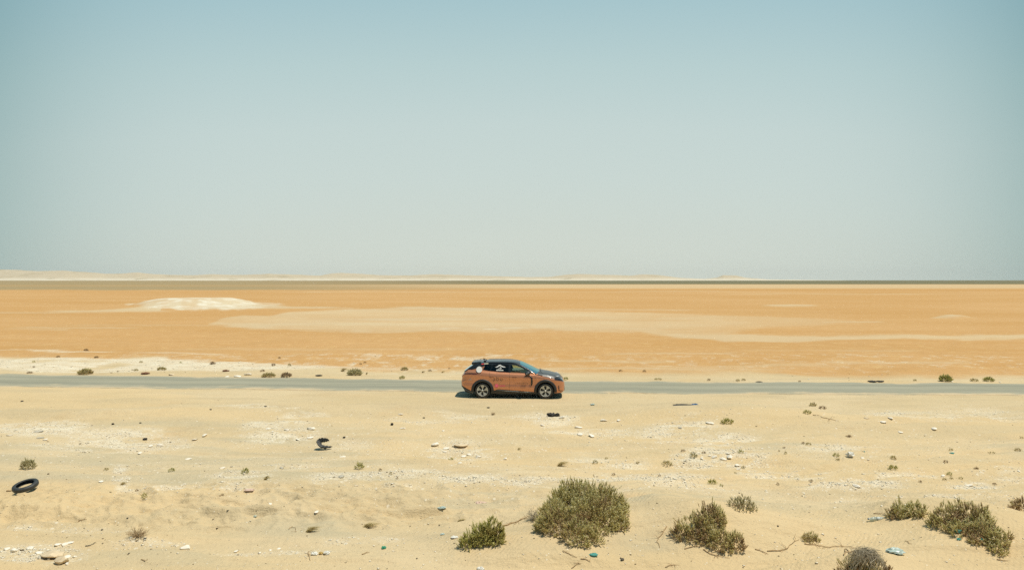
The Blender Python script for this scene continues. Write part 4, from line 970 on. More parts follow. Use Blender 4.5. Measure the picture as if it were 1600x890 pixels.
tuft('dry_shrub', 'bare brown twiggy bush low in the left of the picture', 'shrub', 213, 838, 38, 20, 'twig', 21)
tuft('dry_shrub', 'bare grey twiggy bush between the two green bushes', 'shrub', 834, 812, 32, 22, 'greytwig', 22)
branch('dead_branch', 'reddish dead branch reaching from the small green bush to the grey twigs', 'branch', [(786, 822), (798, 818), (812, 813), (826, 806)], .016, TWIG, 7, 23)
branch('dead_root', 'long crooked root crawling right from the small dry bush', 'root', [(1258, 850), (1275, 851), (1295, 855), (1312, 853), (1330, 855), (1342, 860)], .010, TWIG, 4, 24)
branch('dead_root', 'long root running left from the small dry bush, with a stick upright bend', 'root', [(1200, 861), (1220, 860), (1232, 857), (1240, 848), (1250, 842)], .011, TWIG, 3, 25)
branch('dead_branch', 'curved stick on the sand between the largest and the curved bush', 'branch', [(1043, 821), (1035, 834), (1027, 845), (1032, 856)], .011, TWIG, 2, 26)
branch('dead_root', 'thin root along the foot of the curved bush', 'root', [(1070, 858), (1086, 853), (1102, 854)], .010, TWIG, 1, 27)
branch('dead_root', 'thin looping root just under the curved bush', 'root', [(1100, 858), (1110, 865), (1124, 869), (1142, 872)], .010, TWIG, 3, 28)
branch('dead_branch', 'twig on the sand right of the curved bush near the bottom', 'branch', [(1181, 858), (1192, 861), (1202, 866)], .010, TWIG, 3, 29)
branch('dead_branch', 'thin twig below the front of the largest bush', 'branch', [(879, 861), (892, 867), (902, 871)], .009, TWIG, 1, 30)
branch('dead_branch', 'short twig right of the one under the largest bush', 'branch', [(908, 873), (918, 875), (923, 878)], .009, TWIG, 1, 31)
branch('dead_branch', 'forked twigs near the bottom edge below the largest bush', 'branch', [(893, 888), (903, 880), (908, 881), (896, 879)], .008, TWIG, 3, 32)
branch('dead_branch', 'small spiky twig at the bottom left of the curved bush', 'branch', [(1040, 886), (1053, 882), (1062, 883)], .008, TWIG, 4, 33)
branch('dead_branch', 'grey brown driftwood piece at the lower left', 'branch', [(132, 853), (139, 852), (148, 847)], .014, GREYTWIG, 1, 34)
branch('dead_branch', 'dark twig with a knob left above the bare brown bush', 'branch', [(119, 814), (124, 812), (134, 813)], .010, TWIG, 3, 35)
branch('dead_branch', 'short twig standing among stones at the bottom edge', 'branch', [(219, 874), (225, 877), (229, 874)], .009, TWIG, 3, 36)
branch('dead_branch', 'looped thin twig left of the yellow straw tuft', 'branch', [(450, 827), (455, 822), (461, 825), (462, 831), (454, 830)], .006, TWIG, 0, 37)
branch('dead_branch', 'dark crooked stick beside the white scraps at the bottom', 'branch', [(480, 862), (481, 868), (484, 876)], .010, TWIG, 3, 38)
branch('dead_branch', 'straight brown twig right of the white scraps at the bottom', 'branch', [(565, 866), (571, 864), (577, 863)], .010, TWIG, 1, 39)
branch('dead_branch', 'dark stick poking out from under the black tyre', 'branch', [(9, 767), (14, 767), (21, 765)], .018, TWIG, 0, 40)
branch('dead_branch', 'brown twig above the clear bottle', 'branch', [(1367, 802), (1378, 803), (1386, 804)], .009, TWIG, 2, 41)
branch('dead_branch', 'kinked twigs left of the round bush at the bottom edge', 'branch', [(1318, 866), (1325, 858), (1328, 864), (1338, 862), (1343, 866)], .010, TWIG, 3, 42)
branch('dead_branch', 'small twig near the lower right edge', 'branch', [(1416, 846), (1422, 849), (1427, 850)], .008, TWIG, 2, 43)
branch('dead_branch', 'forked twigs in the sand right of the road bushes at far right', 'branch', [(1270, 648), (1285, 652), (1300, 655), (1312, 658)], .014, TWIG, 4, 44)
branch('dead_branch', 'twig running out under the far right spreading bush', 'branch', [(1560, 874), (1570, 876), (1578, 876)], .011, TWIG, 1, 45)

# small plants: (u, v, w, h, kind, label)
PLANTS = [
 (43, 732, 20, 18, 'grey', 'feathery grey green plant standing behind the black tyre'),
 (165, 734, 7, 4, 'olive', 'tiny olive plant right of the feathery grey plant'),
 (267, 736, 9, 6, 'green', 'small green tuft beside pale gravel in the left third'),
 (382, 739, 11, 9, 'green', 'small yellow green plant above a strip of white gravel'),
 (224, 781, 9, 6, 'green', 'little bright green plant in the churned sand at left'),
 (191, 757, 11, 5, 'straw', 'faint yellow grass tuft at the foot of a gravel patch'),
 (212, 767, 4, 3, 'brown', 'tiny brown plant just left of a white gravel strip'),
 (346, 776, 6, 6, 'brown', 'tiny brown sprig above the churned sand'),
 (416, 749, 12, 7, 'straw', 'bent straw tuft left of centre beyond the yellow green plant'),
 (561, 732, 13, 12, 'green', 'fresh green plant with upright leaves near the centre left'),
 (594, 735, 5, 4, 'brown', 'tiny brown plant right of the fresh green plant'),
 (610, 742, 5, 7, 'olive', 'thin olive sprig on white gravel right of the fresh green plant'),
 (620, 748, 3, 4, 'brown', 'smallest brown sprig on the white gravel near the middle'),
 (704, 718, 7, 4, 'green', 'small green plant at the edge of the white rock heap'),
 (486, 830, 26, 9, 'straw', 'yellow green straw tuft blown flat, low left of centre'),
 (578, 823, 28, 6, 'straw', 'long tan straw tuft blown to the right near the bottom'),
 (720, 813, 15, 4, 'straw', 'small straw wisp above the two lobed green bush'),
 (770, 648, 10, 6, 'twig', 'dry tan twiggy plant on the sand below the rear wheel'),
 (878, 728, 20, 8, 'straw', 'dry yellow grass tuft above the largest bush'),
 (930, 723, 8, 5, 'grey', 'pale wisp of a plant right of the dry yellow grass'),
 (948, 717, 5, 4, 'olive', 'tiny olive plant above the right side of the largest bush'),
 (812, 702, 5, 3, 'olive', 'tiny olive plant left of the dry yellow grass'),
 (959, 742, 5, 4, 'brown', 'tiny brown plant just above the top of the largest bush'),
 (1137, 661, 19, 7, 'green', 'low wide green plant on the sand right of the car'),
 (1158, 707, 9, 5, 'green', 'bright leaning green plant right of the white rock heap'),
 (1084, 714, 11, 10, 'grey', 'feathery grey plant left of the white rock heap'),
 (1100, 708, 6, 3, 'brown', 'dark low plant between the feathery grey plant and white rocks'),
 (1114, 756, 14, 7, 'green', 'bright green plant between gravel and the pale grey bush'),
 (1128, 759, 5, 3, 'green', 'tiny green plant touching distance right of the bright green one'),
 (1043, 726, 13, 6, 'olive', 'low olive brown plant above the curved bush'),
 (1031, 744, 4, 4, 'brown', 'tiny brown plant beneath the low olive brown plant'),
 (997, 723, 5, 3, 'olive', 'tiny olive plant left of the low olive brown plant'),
 (1149, 740, 4, 4, 'olive', 'tiny olive plant right of the bright green plant by the gravel'),
 (1162, 731, 6, 4, 'olive', 'small olive plant at the lower right of the white rock heap'),
 (1068, 705, 6, 3, 'brown', 'small brown plant above the feathery grey plant'),
 (1271, 634, 10, 6, 'olive', 'upper of two olive plants on the shoulder right of the car'),
 (1262, 645, 11, 5, 'green', 'lower of two plants on the shoulder right of the car'),
 (1286, 638, 10, 4, 'brown', 'dry brown plant just right of the two shoulder plants'),
 (1264, 695, 9, 4, 'olive', 'flat olive plant in the empty sand at centre right'),
 (1255, 693, 5, 3, 'brown', 'tiny brown plant beside the flat olive plant'),
 (1228, 709, 5, 4, 'olive', 'tiny olive plant lower left of the flat olive plant'),
 (1226, 700, 4, 3, 'brown', 'tiny brown plant above the tiny olive one'),
 (1218, 705, 3, 3, 'olive', 'faint speck of a plant left of the tiny olive one'),
 (1308, 712, 9, 5, 'green', 'green plant immediately left of the white crumpled scrap'),
 (1310, 719, 6, 4, 'olive', 'small olive plant under the green one by the white scrap'),
 (1397, 717, 9, 6, 'olive', 'upper olive plant of a pair at right of the white scrap'),
 (1397, 733, 13, 7, 'green', 'round yellow green cushion plant below the upper olive plant'),
 (1487, 704, 6, 4, 'olive', 'small olive plant above the teal scrap at far right'),
 (1479, 722, 6, 4, 'brown', 'small brown plant below the teal scrap at far right'),
 (1485, 742, 9, 5, 'green', 'dark green plant beside a white stone at far right'),
 (1477, 750, 6, 4, 'olive', 'small olive plant lower left of the dark green plant'),
 (1488, 748, 5, 3, 'olive', 'tiny olive plant right under the dark green plant'),
 (1503, 748, 6, 4, 'olive', 'small olive plant right of the dark green plant'),
 (1551, 708, 9, 3, 'olive', 'flat olive plant near the right edge'),
 (1592, 704, 8, 4, 'olive', 'olive plant closest to the right edge above the gravel'),
 (1556, 757, 6, 3, 'brown', 'small brown plant low at the right above the cut off bush'),
 (1268, 752, 6, 4, 'brown', 'small brown plant in the gravel at centre right'),
 (1216, 757, 4, 4, 'brown', 'tiny brown plant left in the gravel at centre right'),
 (1439, 753, 5, 3, 'brown', 'tiny brown plant in gravel left of the far right plants'),
 (1598, 684, 4, 3, 'olive', 'tiny olive plant on the very right edge'),
 (1527, 732, 9, 4, 'twig', 'dry reddish twigs flat on the sand at far right'),
 (1327, 682, 12, 4, 'twig', 'dry reddish twigs flat on the sand at centre right'),
 # beyond the road
 (133, 584, 20, 8, 'olive', 'dense olive bush beyond the road at far left'),
 (46, 583, 9, 3, 'brown', 'flat brown plant beyond the road near the left edge'),
 (52, 574, 4, 3, 'brown', 'tiny brown plant in the chalk strip near the left edge'),
 (52, 566, 4, 3, 'green', 'tiny green plant highest in the chalk strip at far left'),
 (90, 558, 5, 3, 'brown', 'tiny brown plant at the far rim of the chalk strip, left'),
 (150, 559, 6, 3, 'brown', 'tiny brown plant at the far rim of the chalk strip, above the dense olive bush'),
 (134, 548, 7, 3, 'brown', 'dark wisp out on the orange flat at left'),
 (212, 579, 7, 3, 'olive', 'tiny olive plant right of the dense olive bush'),
 (252, 578, 14, 5, 'olive', 'low olive plant on the chalk right of the reddish scrap'),
 (220, 566, 5, 3, 'olive', 'small olive plant beyond the chalk strip above the reddish scrap'),
 (282, 567, 4, 2, 'green', 'tiny green dot of a plant at the far rim of the chalk'),
 (332, 569, 8, 4, 'brown', 'small brown plant where chalk meets the orange flat'),
 (419, 588, 20, 6, 'olive', 'left plant of a pair by the road, green and wide'),
 (447, 588, 15, 6, 'brown', 'right plant of a pair by the road, brown and twiggy'),
 (410, 580, 8, 3, 'brown', 'low brown plant above the pair by the road'),
 (427, 571, 6, 4, 'brown', 'tiny brown plant farther out above the pair by the road'),
 (452, 572, 5, 6, 'olive', 'upright olive sprig out beyond the pair by the road'),
 (436, 560, 4, 3, 'brown', 'tiny brown plant on the orange flat above the pair by the road'),
 (554, 586, 21, 10, 'grey', 'large grey brown bush beyond the road left of the car'),
 (537, 580, 12, 6, 'straw', 'pale straw plant joined at the left of the large grey brown bush'),
 (573, 585, 4, 4, 'straw', 'pale sprig right of the large grey brown bush'),
 (632, 578, 10, 5, 'olive', 'small rounded plant beyond the road between the grey brown bush and car'),
 (628, 591, 8, 5, 'green', 'dark green plant at the road edge left of the car'),
 (661, 582, 6, 3, 'straw', 'pale tuft left behind the car'),
 (672, 580, 5, 3, 'brown', 'tiny brown plant left behind the car'),
 (692, 582, 7, 3, 'straw', 'pale tuft close behind the rear of the car'),
 (702, 576, 3, 3, 'brown', 'tiny brown plant closest behind the rear of the car'),
 (563, 569, 4, 2, 'brown', 'left dark dot of a plant beyond the grey brown bush'),
 (570, 567, 4, 3, 'brown', 'right dark dot of a plant beyond the grey brown bush'),
 (884, 593, 7, 5, 'green', 'little green plant peeping past the nose of the car'),
 (1007, 581, 5, 4, 'brown', 'small brown plant beyond the road right of the car'),
 (970, 580, 5, 3, 'brown', 'tiny brown plant between the car and the small brown plant'),
 (1029, 593, 11, 3, 'olive', 'flat olive plant on the road edge right of the car'),
 (1108, 594, 5, 3, 'brown', 'tiny plant on the road edge right of the flat olive plant'),
 (1153, 595, 6, 3, 'olive', 'left one of two low olive plants on the road edge'),
 (1162, 594, 6, 3, 'olive', 'right one of two low olive plants on the road edge'),
 (1250, 596, 4, 2, 'brown', 'tiny brown plant on the road edge left of the rubber strips'),
 (1430, 595, 5, 3, 'olive', 'tiny olive plant on the road edge right of the rubber strips'),
 (1478, 595, 17, 10, 'green', 'bushy green plant at the road edge, tallest at far right'),
 (1523, 595, 12, 4, 'olive', 'flat green plant between two bushes at the far right road edge'),
 (1546, 595, 15, 6, 'green', 'rounded green plant farthest right at the road edge'),
]
for i, (u, v, w, h, k, lab) in enumerate(PLANTS):
    small = w <= 7
    tuft('dry_grass' if k == 'straw' else ('dry_plant' if k in ('brown', 'twig') else 'desert_plant'), lab, 'plant' if k != 'straw' else 'grass tuft', u, v, w, h, k, 100+i, 'small plants scattered over the sand')

# ------------------------------------------------------------------ stones
STONE = pbsdf('white_limestone', (.80, .73, .60), .85, noise=(7, .18)); STONE_TAN = pbsdf('tan_limestone', (.64, .51, .33), .85, noise=(9, .22)); STONE_GREY = pbsdf('grey_limestone', (.46, .42, .33), .85, noise=(7, .2))
STONE_DARK = pbsdf('dark_stone', (.09, .075, .05), .8, noise=(12, .3)); CHAR = pbsdf('blackened_scrap', (.025, .022, .018), .7)
def rock(name, label, u, v, w, h, mat, seed, flat=.55, group=None, cat='rock', dz=.0):
    rng = random.Random(seed); g = G(u, v); m = mpp(g.y); bm = bmesh.new(); bmesh.ops.create_icosphere(bm, subdivisions=2, radius=1)
    for _ in range(9):     # split it by random planes so that it has broken faces
        n = Vector((rng.gauss(0, 1), rng.gauss(0, 1), rng.gauss(0, 1)+.3)).normalized(); d = rng.uniform(.45, .8)
        for vt in bm.verts:
            e = vt.co.dot(n)-d
            if e > 0: vt.co -= n*e
    q_ = .62 if w > 6 else .5; W = w*m*q_; H = max(h*m*q_, .015)
    for vt in bm.verts:
        vt.co.x *= W; vt.co.y *= W*rng.uniform(.78, .82); vt.co.z = vt.co.z*H*flat+H*flat*.55
    me_rot = Matrix.Rotation(rng.uniform(0, 6.28), 4, 'Z') if w < 14 else Matrix.Rotation(rng.uniform(-.3, .3), 4, 'Z')
    bmesh.ops.transform(bm, matrix=me_rot @ Matrix.Rotation(rng.uniform(-.2, .2), 4, 'X'), verts=bm.verts)
    o = bm_obj(name, bm, mat); o.location = g+Vector((0, 0, dz)); return tag(o, label, cat, group)
W_, T_, Gy, D_ = STONE, STONE_TAN, STONE_GREY, STONE_DARK
ROCKS = [
 (289, 857, 16, 9, W_, 'pale square block alone on the sand at lower left'),
 (82, 868, 34, 14, T_, 'widest tan slab in the rock pile at the bottom left'),
 (95, 879, 21, 15, T_, 'brown sided block just under the widest tan slab'),
 (104, 869, 9, 4, W_, 'flat white chip right of the brown sided block'),
 (62, 871, 10, 7, Gy, 'grey stone left of the brown sided block'),
 (74, 874, 6, 5, W_, 'small white stone under the grey stone of the pile'),
 (20, 860, 11, 9, W_, 'upright white stone left in the bottom left pile'),
 (46, 856, 12, 6, W_, 'white stone at the top left of the rock pile'),
 (88, 851, 12, 6, W_, 'white stone behind the widest tan slab'),
 (98, 851, 10, 7, W_, 'white stone at the top right of the rock pile'),
 (57, 863, 14, 4, W_, 'thin white slab leaning by the grey stone of the pile'),
 (103, 881, 7, 6, W_, 'white stone at the lower right corner of the pile'),
 (8, 857, 10, 4, W_, 'flat white stone on the left edge of the picture, low down'),
 (108, 847, 10, 3, W_, 'flat chip at the right end of the rock pile'),
 (40, 836, 3, 2, W_, 'small white stone above the rock pile'),
 (42, 826, 5, 3, W_, 'white pebble sized stone higher above the rock pile'),
 (234, 697, 8, 5, W_, 'left one of two white stones under the black rubber scrap'),
 (248, 697, 9, 8, W_, 'right one of two white stones under the black rubber scrap'),
 (219, 708, 9, 5, W_, 'low white stone left beneath the two white stones'),
 (13, 680, 9, 3, W_, 'flat pale slab near the left edge'),
 (60, 674, 12, 4, Gy, 'grey slab upper left among pale gravel'),
 (62, 684, 9, 3, Gy, 'thinner grey slab below the first grey slab'),
 (70, 687, 9, 4, W_, 'white slab below the grey slabs'),
 (320, 680, 13, 6, W_, 'wide white stone at the right of the left gravel field'),
 (304, 687, 9, 4, W_, 'white stone lower left of the wide white stone'),
 (294, 717, 9, 4, W_, 'lone white stone beneath the wide white stone'),
 (347, 731, 9, 4, W_, 'white stone beside a grey chip above the yellow green plant'),
 (361, 729, 5, 4, Gy, 'grey chip right of the white stone'),
 (157, 752, 9, 3, W_, 'lone flat white stone above the churned sand'),
 (369, 861, 8, 5, W_, 'small white stone near the bottom, left of the straw tufts'),
 (486, 670, 13, 8, W_, 'largest white stone above the torn tyre'),
 (484, 684, 9, 5, W_, 'white stone between the largest one and the torn tyre'),
 (448, 672, 9, 5, W_, 'white stone left of the largest one'),
 (418, 670, 9, 4, W_, 'flat white stone farther left of the largest one'),
 (425, 674, 6, 3, W_, 'small stone under the flat white stone'),
 (465, 687, 7, 4, W_, 'white stone left of the torn tyre'),
 (449, 686, 5, 3, W_, 'small white stone farther left of the torn tyre'),
 (535, 714, 9, 5, W_, 'white stone lower right of the torn tyre'),
 (439, 731, 7, 5, Gy, 'grey stone far left of the fresh green plant'),
 (533, 745, 11, 6, Gy, 'broken grey slab on gravel left of the fresh green plant'),
 (555, 760, 8, 5, W_, 'white stone below the fresh green plant'),
 (680, 695, 12, 8, W_, 'leftmost big stone of the heap right of the torn tyre'),
 (697, 701, 10, 6, W_, 'stone in the middle of the heap, left part'),
 (695, 706, 7, 4, W_, 'small stone under the middle of the heap'),
 (709, 697, 7, 5, W_, 'stone beside the orange brown slab'),
 (718, 697, 22, 8, T_, 'orange brown slab standing in the heap of white stones'),
 (725, 713, 9, 5, W_, 'lower left stone of three in a row under the brown slab'),
 (733, 710, 7, 5, W_, 'middle stone of three in a row under the brown slab'),
 (747, 714, 8, 5, W_, 'right stone of three in a row under the brown slab'),
 (719, 724, 9, 5, W_, 'lowest stone of the heap right of the torn tyre'),
 (790, 717, 8, 5, W_, 'white stone above gravel left of the dry yellow grass'),
 (629, 669, 8, 3, W_, 'flat stone between the torn tyre and the rear wheel'),
 (693, 673, 6, 4, W_, 'small stone above the heap of white stones'),
 (626, 647, 8, 3, W_, 'flat white stone near the shoulder left of the car'),
 (421, 787, 7, 4, W_, 'white stone below the bent straw tuft'),
 (494, 799, 9, 3, W_, 'flat pale stones above the yellow green straw'),
 (435, 857, 8, 4, W_, 'white stone left of the white scraps at the bottom'),
 (421, 859, 6, 3, W_, 'small white stone farther left of the white scraps'),
 (879, 653, 10, 7, W_, 'white stone touching the black rubber lump below the car'),
 (842, 654, 6, 3, W_, 'small flat stone left of the black rubber lump'),
 (904, 668, 12, 6, W_, 'broad white stone below the front wheel'),
 (907, 679, 11, 6, W_, 'white stone under the broad one below the front wheel'),
 (924, 681, 12, 6, W_, 'jagged white stone right under the broad one'),
 (944, 657, 10, 5, W_, 'white stone right of the black rubber lump'),
 (967, 657, 7, 5, W_, 'white stone farther right of the black rubber lump'),
 (889, 656, 5, 3, W_, 'small stone lower right of the black rubber lump'),
 (848, 664, 7, 3, W_, 'small flat stone below left of the black rubber lump'),
 (1110, 661, 13, 5, W_, 'wide pale stone left of the low wide green plant'),
 (1063, 668, 7, 3, Gy, 'grey stone left in the gravel right of the car'),
 (1141, 715, 12, 9, W_, 'largest stone in the white rock heap at centre right'),
 (1131, 718, 10, 7, W_, 'second largest stone, lower left in the white rock heap'),
 (1117, 714, 9, 6, W_, 'left stone of the white rock heap at centre right'),
 (1138, 709, 7, 5, W_, 'stone at the top of the white rock heap'),
 (1152, 727, 9, 5, W_, 'stone at the lower right of the white rock heap'),
 (1098, 716, 7, 4, W_, 'small stone at the left end of the white rock heap'),
 (1109, 712, 6, 4, W_, 'small stone at the top left of the white rock heap'),
 (1154, 733, 7, 4, W_, 'lowest stone of the white rock heap'),
 (1191, 701, 6, 4, W_, 'lone stone right of the leaning green plant'),
 (1460, 670, 9, 5, W_, 'lone white stone in the upper right sand'),
 (1392, 653, 9, 4, W_, 'white stone left of the lone one in the upper right'),
 (1381, 659, 9, 4, W_, 'pair sized stone just under the white stone, upper right'),
 (1384, 645, 5, 2, Gy, 'dark flat chip above the white stone, upper right'),
 (1408, 675, 9, 3, W_, 'flat pale stones below the white stone, upper right'),
 (1355, 653, 9, 3, T_, 'tan flat stone at the left in the upper right sand'),
 (1349, 716, 7, 4, W_, 'stone right of the white crumpled scrap'),
 (1358, 718, 5, 3, W_, 'small stone second right of the white crumpled scrap'),
 (1340, 759, 12, 5, W_, 'wide white stone in the lower gravel at centre right'),
 (1475, 743, 7, 4, W_, 'white stone just left of the dark green plant'),
 (1514, 758, 15, 4, W_, 'flat white stones low at the far right'),
 (1476, 783, 14, 6, W_, 'white stone above the large spreading bush'),
 (1500, 780, 6, 4, W_, 'small tan white stone right of the one above the spreading bush'),
 (1241, 795, 5, 3, W_, 'small stone left of the bottle, far out'),
 (1306, 793, 6, 3, W_, 'flat small stone left of the bottle'),
 (1379, 790, 5, 3, W_, 'small stone above the bottle'),
 (1593, 736, 6, 4, W_, 'stone at the right edge beneath the olive plant'),
 (1563, 597, 5, 3, W_, 'white stone on the far road edge at far right'),
 (1488, 596, 6, 3, W_, 'white stone beside the tallest plant of the road edge'),
 (370, 588, 14, 4, W_, 'broad white rock on the chalk bank, left one'),
 (388, 585, 12, 4, W_, 'broad white rock on the chalk bank, right one'),
 (355, 589, 9, 3, W_, 'small white rock at the left end of the chalk bank'),
 (268, 585, 10, 3, T_, 'tan rock by the road under the low olive plant'),
 (225, 841, 6, 4, D_, 'dark stone under the bare brown bush'),
 (198, 809, 5, 3, D_, 'dark stone in the sand above the bare brown bush'),
 (355, 798, 5, 3, D_, 'dark stone at the right end of the churned sand'),
 (332, 802, 4, 3, D_, 'smaller dark stone left of the one by the churned sand'),
 (158, 827, 5, 3, D_, 'small dark stone left of the bare brown bush'),
 (200, 864, 4, 3, D_, 'dark speck of stone below the bare brown bush'),
 (973, 874, 7, 5, D_, 'pair of dark stones in front of the largest bush, right one'),
 (970, 871, 4, 3, D_, 'pair of dark stones in front of the largest bush, left one'),
 (651, 872, 4, 3, D_, 'dark stone near the bottom right of the green scrap'),
 (686, 820, 4, 3, D_, 'dark stone left above the two lobed bush'),
 (734, 820, 3, 2, D_, 'tiny dark stone touching the top of the two lobed bush'),
 (604, 888, 3, 2, D_, 'tiny dark stone at the very bottom, left of centre'),
 (714, 748, 4, 3, D_, 'dark stone in the gravel left of the dry yellow grass'),
 (744, 746, 3, 3, D_, 'tiny dark stone right in the gravel by the dry yellow grass'),
 (1069, 723, 4, 3, D_, 'dark stone right of the low olive brown plant'),
 (1156, 770, 3, 3, D_, 'tiny dark stone above the pale grey green bush'),
 (1071, 649, 4, 2, D_, 'tiny dark stone below the blue cloth'),
 (1162, 886, 3, 2, D_, 'tiny dark stone at the bottom right of the curved bush'),
 (1221, 888, 3, 2, D_, 'tiny dark stone at the bottom edge, centre right'),
]
for i, (u, v, w, h, m_, lab) in enumerate(ROCKS):
    rock('stone' if m_ is D_ else 'rock', lab, u, v, w, h, m_, 300+i, flat=.85 if w in (21, 16) else .6, group='stones scattered on the sand', cat='rock')

def gravel():
    """the countless small chips: irregular eight-faced stones where the gravel mask is high"""
    rng = np.random.default_rng(77); N = 46000; out_ = []
    u = rng.uniform(-120, 1720, 1500000); v = np.where(rng.uniform(0, 1, 1500000) < .86, rng.uniform(619, 905, 1500000), rng.uniform(552, 600, 1500000))
    X, Y = flat_xy(u, v); p = gravel_mask(X, Y)
    base = np.where(v > 618, .012+.012*sstep(.5, .7, fbm(X*.5, Y*1.2, 121, 3)), .006)
    dens = (p**1.2*np.where(v > 618, .24, .05)+base*.5)
    keep = rng.uniform(0, 1, len(u)) < dens*np.where(v > 618, (Y/22.)**.3*.62, 1.0)
    X = X[keep]; Y = Y[keep]; P = p[keep]; n = len(X)
    on = (Y > road_near(X)-.3) & (Y < road_far(X)+.3); X = X[~on]; Y = Y[~on]; P = P[~on]; n = len(X)
    Z = height(X, Y)
    s = .0065+.0085*rng.exponential(1, n)*(.7+.6*P); s = np.minimum(s, .045)*np.where(Y > 36, 1.7, 1)
    o8 = np.array([[1, 0, 0], [-1, 0, 0], [0, 1, 0], [0, -1, 0], [0, 0, 1], [0, 0, -.4]], float)
    f8 = np.array([[0, 2, 4], [2, 1, 4], [1, 3, 4], [3, 0, 4], [2, 0, 5], [1, 2, 5], [3, 1, 5], [0, 3, 5]])
    a = rng.uniform(0, 2*np.pi, n); V = o8[None]*rng.uniform(.65, 1.25, (n, 6, 1))
    V = V+rng.normal(0, .18, (n, 6, 3)); V[..., 2] *= rng.uniform(.25, .5, (n, 1))
    c, s_ = np.cos(a)[:, None], np.sin(a)[:, None]; x = V[..., 0]*c-V[..., 1]*s_; y = V[..., 0]*s_+V[..., 1]*c
    V = np.stack([x, y, V[..., 2]], -1)*s[:, None, None]+np.stack([X, Y, Z+s*.15], -1)[:, None]
    F = (np.arange(n)[:, None, None]*6+f8[None]).reshape(-1, 3)
    t = np.where(rng.uniform(0, 1, n) < .03+.2*(P < .08), rng.uniform(0, .25, n), rng.uniform(.62, 1, n))
    m = tone_mat('gravel_stone', [(0, (.12, .085, .05)), (.3, (.28, .21, .13)), (.5, (.72, .62, .44)), (.8, (.84, .76, .60)), (1, (.88, .81, .66))], .9, .1)
    o = mesh_obj('gravel', V.reshape(-1, 3), [F], m, None, False, np.repeat(t, 6)); tag(o, kind='stuff')
gravel()

# ------------------------------------------------------------------ litter
RUBBER = pbsdf('weathered_rubber', (.040, .042, .038), .55, noise=(14, .3), spec=.5)
def lying_tyre():
    g = G(38, 771); R0 = .29; n = 72; prof = []
    # open casing: outer tread, sidewalls, bead and hollow inside
    pr = [(R0-.100, .062), (R0-.085, .078), (R0-.045, .084), (R0-.012, .066), (R0, .035), (R0, -.035), (R0-.012, -.066), (R0-.045, -.084), (R0-.085, -.078), (R0-.100, -.062),
          (R0-.092, -.055), (R0-.05, -.068), (R0-.02, -.05), (R0-.015, 0), (R0-.02, .05), (R0-.05, .068), (R0-.092, .055)]
    V = []; m = len(pr)
    for k in range(n):
        a = 2*math.pi*k/n
        for r, z in pr: V.append((r*math.cos(a), r*math.sin(a), z))
    F = [(k*m+j, k*m+(j+1) % m, ((k+1) % n)*m+(j+1) % m, ((k+1) % n)*m+j) for k in range(n) for j in range(m)]
    o = mesh_obj('discarded_tyre', V, [np.array(F)[:, ::-1]], RUBBER, None, True); k_ = 1+.28/g.y; o.location = (g.x*k_, g.y*k_, float(height(g.x*k_, g.y*k_))+.125); o.scale = (1, 1, .74)
    o.rotation_euler = (R(14), R(-4.5), 0); tag(o, 'whole black tyre lying tilted on the sand at the left edge', 'tyre')
lying_tyre()
def torn_tyre():
    g = G(508, 703); n = 36; V = []; rng = random.Random(4)
    # a torn arc of casing: a C open to the right, leaning back on the sand
    for k in range(n+1):
        t = k/n; a = R(62)+t*R(250); ex = 1+.75*sstep(.62, 1, t); ez = .80+.25*sstep(.2, .5, t)
        taper = (min(1, t/.16)*min(1, (1-t)/.2))**.5; wr = (.088+.015*rng.uniform(-1, 1))*max(taper, .12); wd = (.075+.02*rng.uniform(-1, 1))*max(taper, .25)
        cx, cz = .135*math.cos(a)*ex, .115*math.sin(a)*ez; nx_, nz_ = math.cos(a), math.sin(a); sag = .012*math.sin(k*2.1)
        for (r_, d_) in ((.5, .2), (.42, 1.0), (0, .82), (-.45, 1.0), (-.5, .55), (-.3, .62), (0, .35), (.32, .3)):
            V.append((cx+nx_*wr*r_, (d_-.5)*wd*2+sag, cz+nz_*wr*r_))
    m = 8; F = [(k*m+j, k*m+(j+1) % m, (k+1)*m+(j+1) % m, (k+1)*m+j) for k in range(n) for j in range(m)]
    ob = mesh_obj('torn_tyre', V, [F], RUBBER, None, False); ob.location = (g.x*1.006, g.y*1.006, float(height(g.x*1.006, g.y*1.006))+.205); ob.rotation_euler = (R(-38), R(6), R(0)); ob.scale = (1.6, 1.2, 1.12)
    tag(ob, 'torn curved black tyre tread in the open sand left of centre', 'tyre')
torn_tyre()
def crumple(name, label, cat, u, v, w, h, mat, seed, sub=3, thin=.5):
    """a crumpled film or rag: a folded, closed lump"""
    rng = random.Random(seed); g = G(u, v); m = mpp(g.y); bm = bmesh.new(); bmesh.ops.create_icosphere(bm, subdivisions=sub, radius=1)
    ks = [(Vector((rng.gauss(0, 1), rng.gauss(0, 1), rng.gauss(0, 1)))*2.6, rng.uniform(0, 6)) for _ in range(6)]
    for vt in bm.verts:
        n = vt.co.normalized(); s = .62+sum(.17*abs(math.sin(n.dot(k)*1.3+p)) for k, p in ks)-.20+.20*rng.uniform(-1, 1)
        s *= 1.0 if w > 8 else .8; vt.co = Vector((n.x*s*w*m*.5, n.y*s*w*m*.36, n.z*s*h*m*thin*rng.uniform(.5, 1.1)))
    lo = min(vt.co.z for vt in bm.verts)
    for vt in bm.verts: vt.co.z -= lo*.7
    o = bm_obj(name, bm, mat); o.location = g+Vector((0, .02, 0)); return tag(o, label, cat)
TEAL = pbsdf('teal_plastic', (.07, .30, .25), .6); PBLUE = pbsdf('pale_blue_film', (.42, .50, .44), .35); WHT = pbsdf('white_film', (.72, .70, .62), .5); BLUE = pbsdf('blue_cloth', (.04, .11, .22), .8); PINK = pbsdf('pink_scrap', (.62, .45, .34), .8)
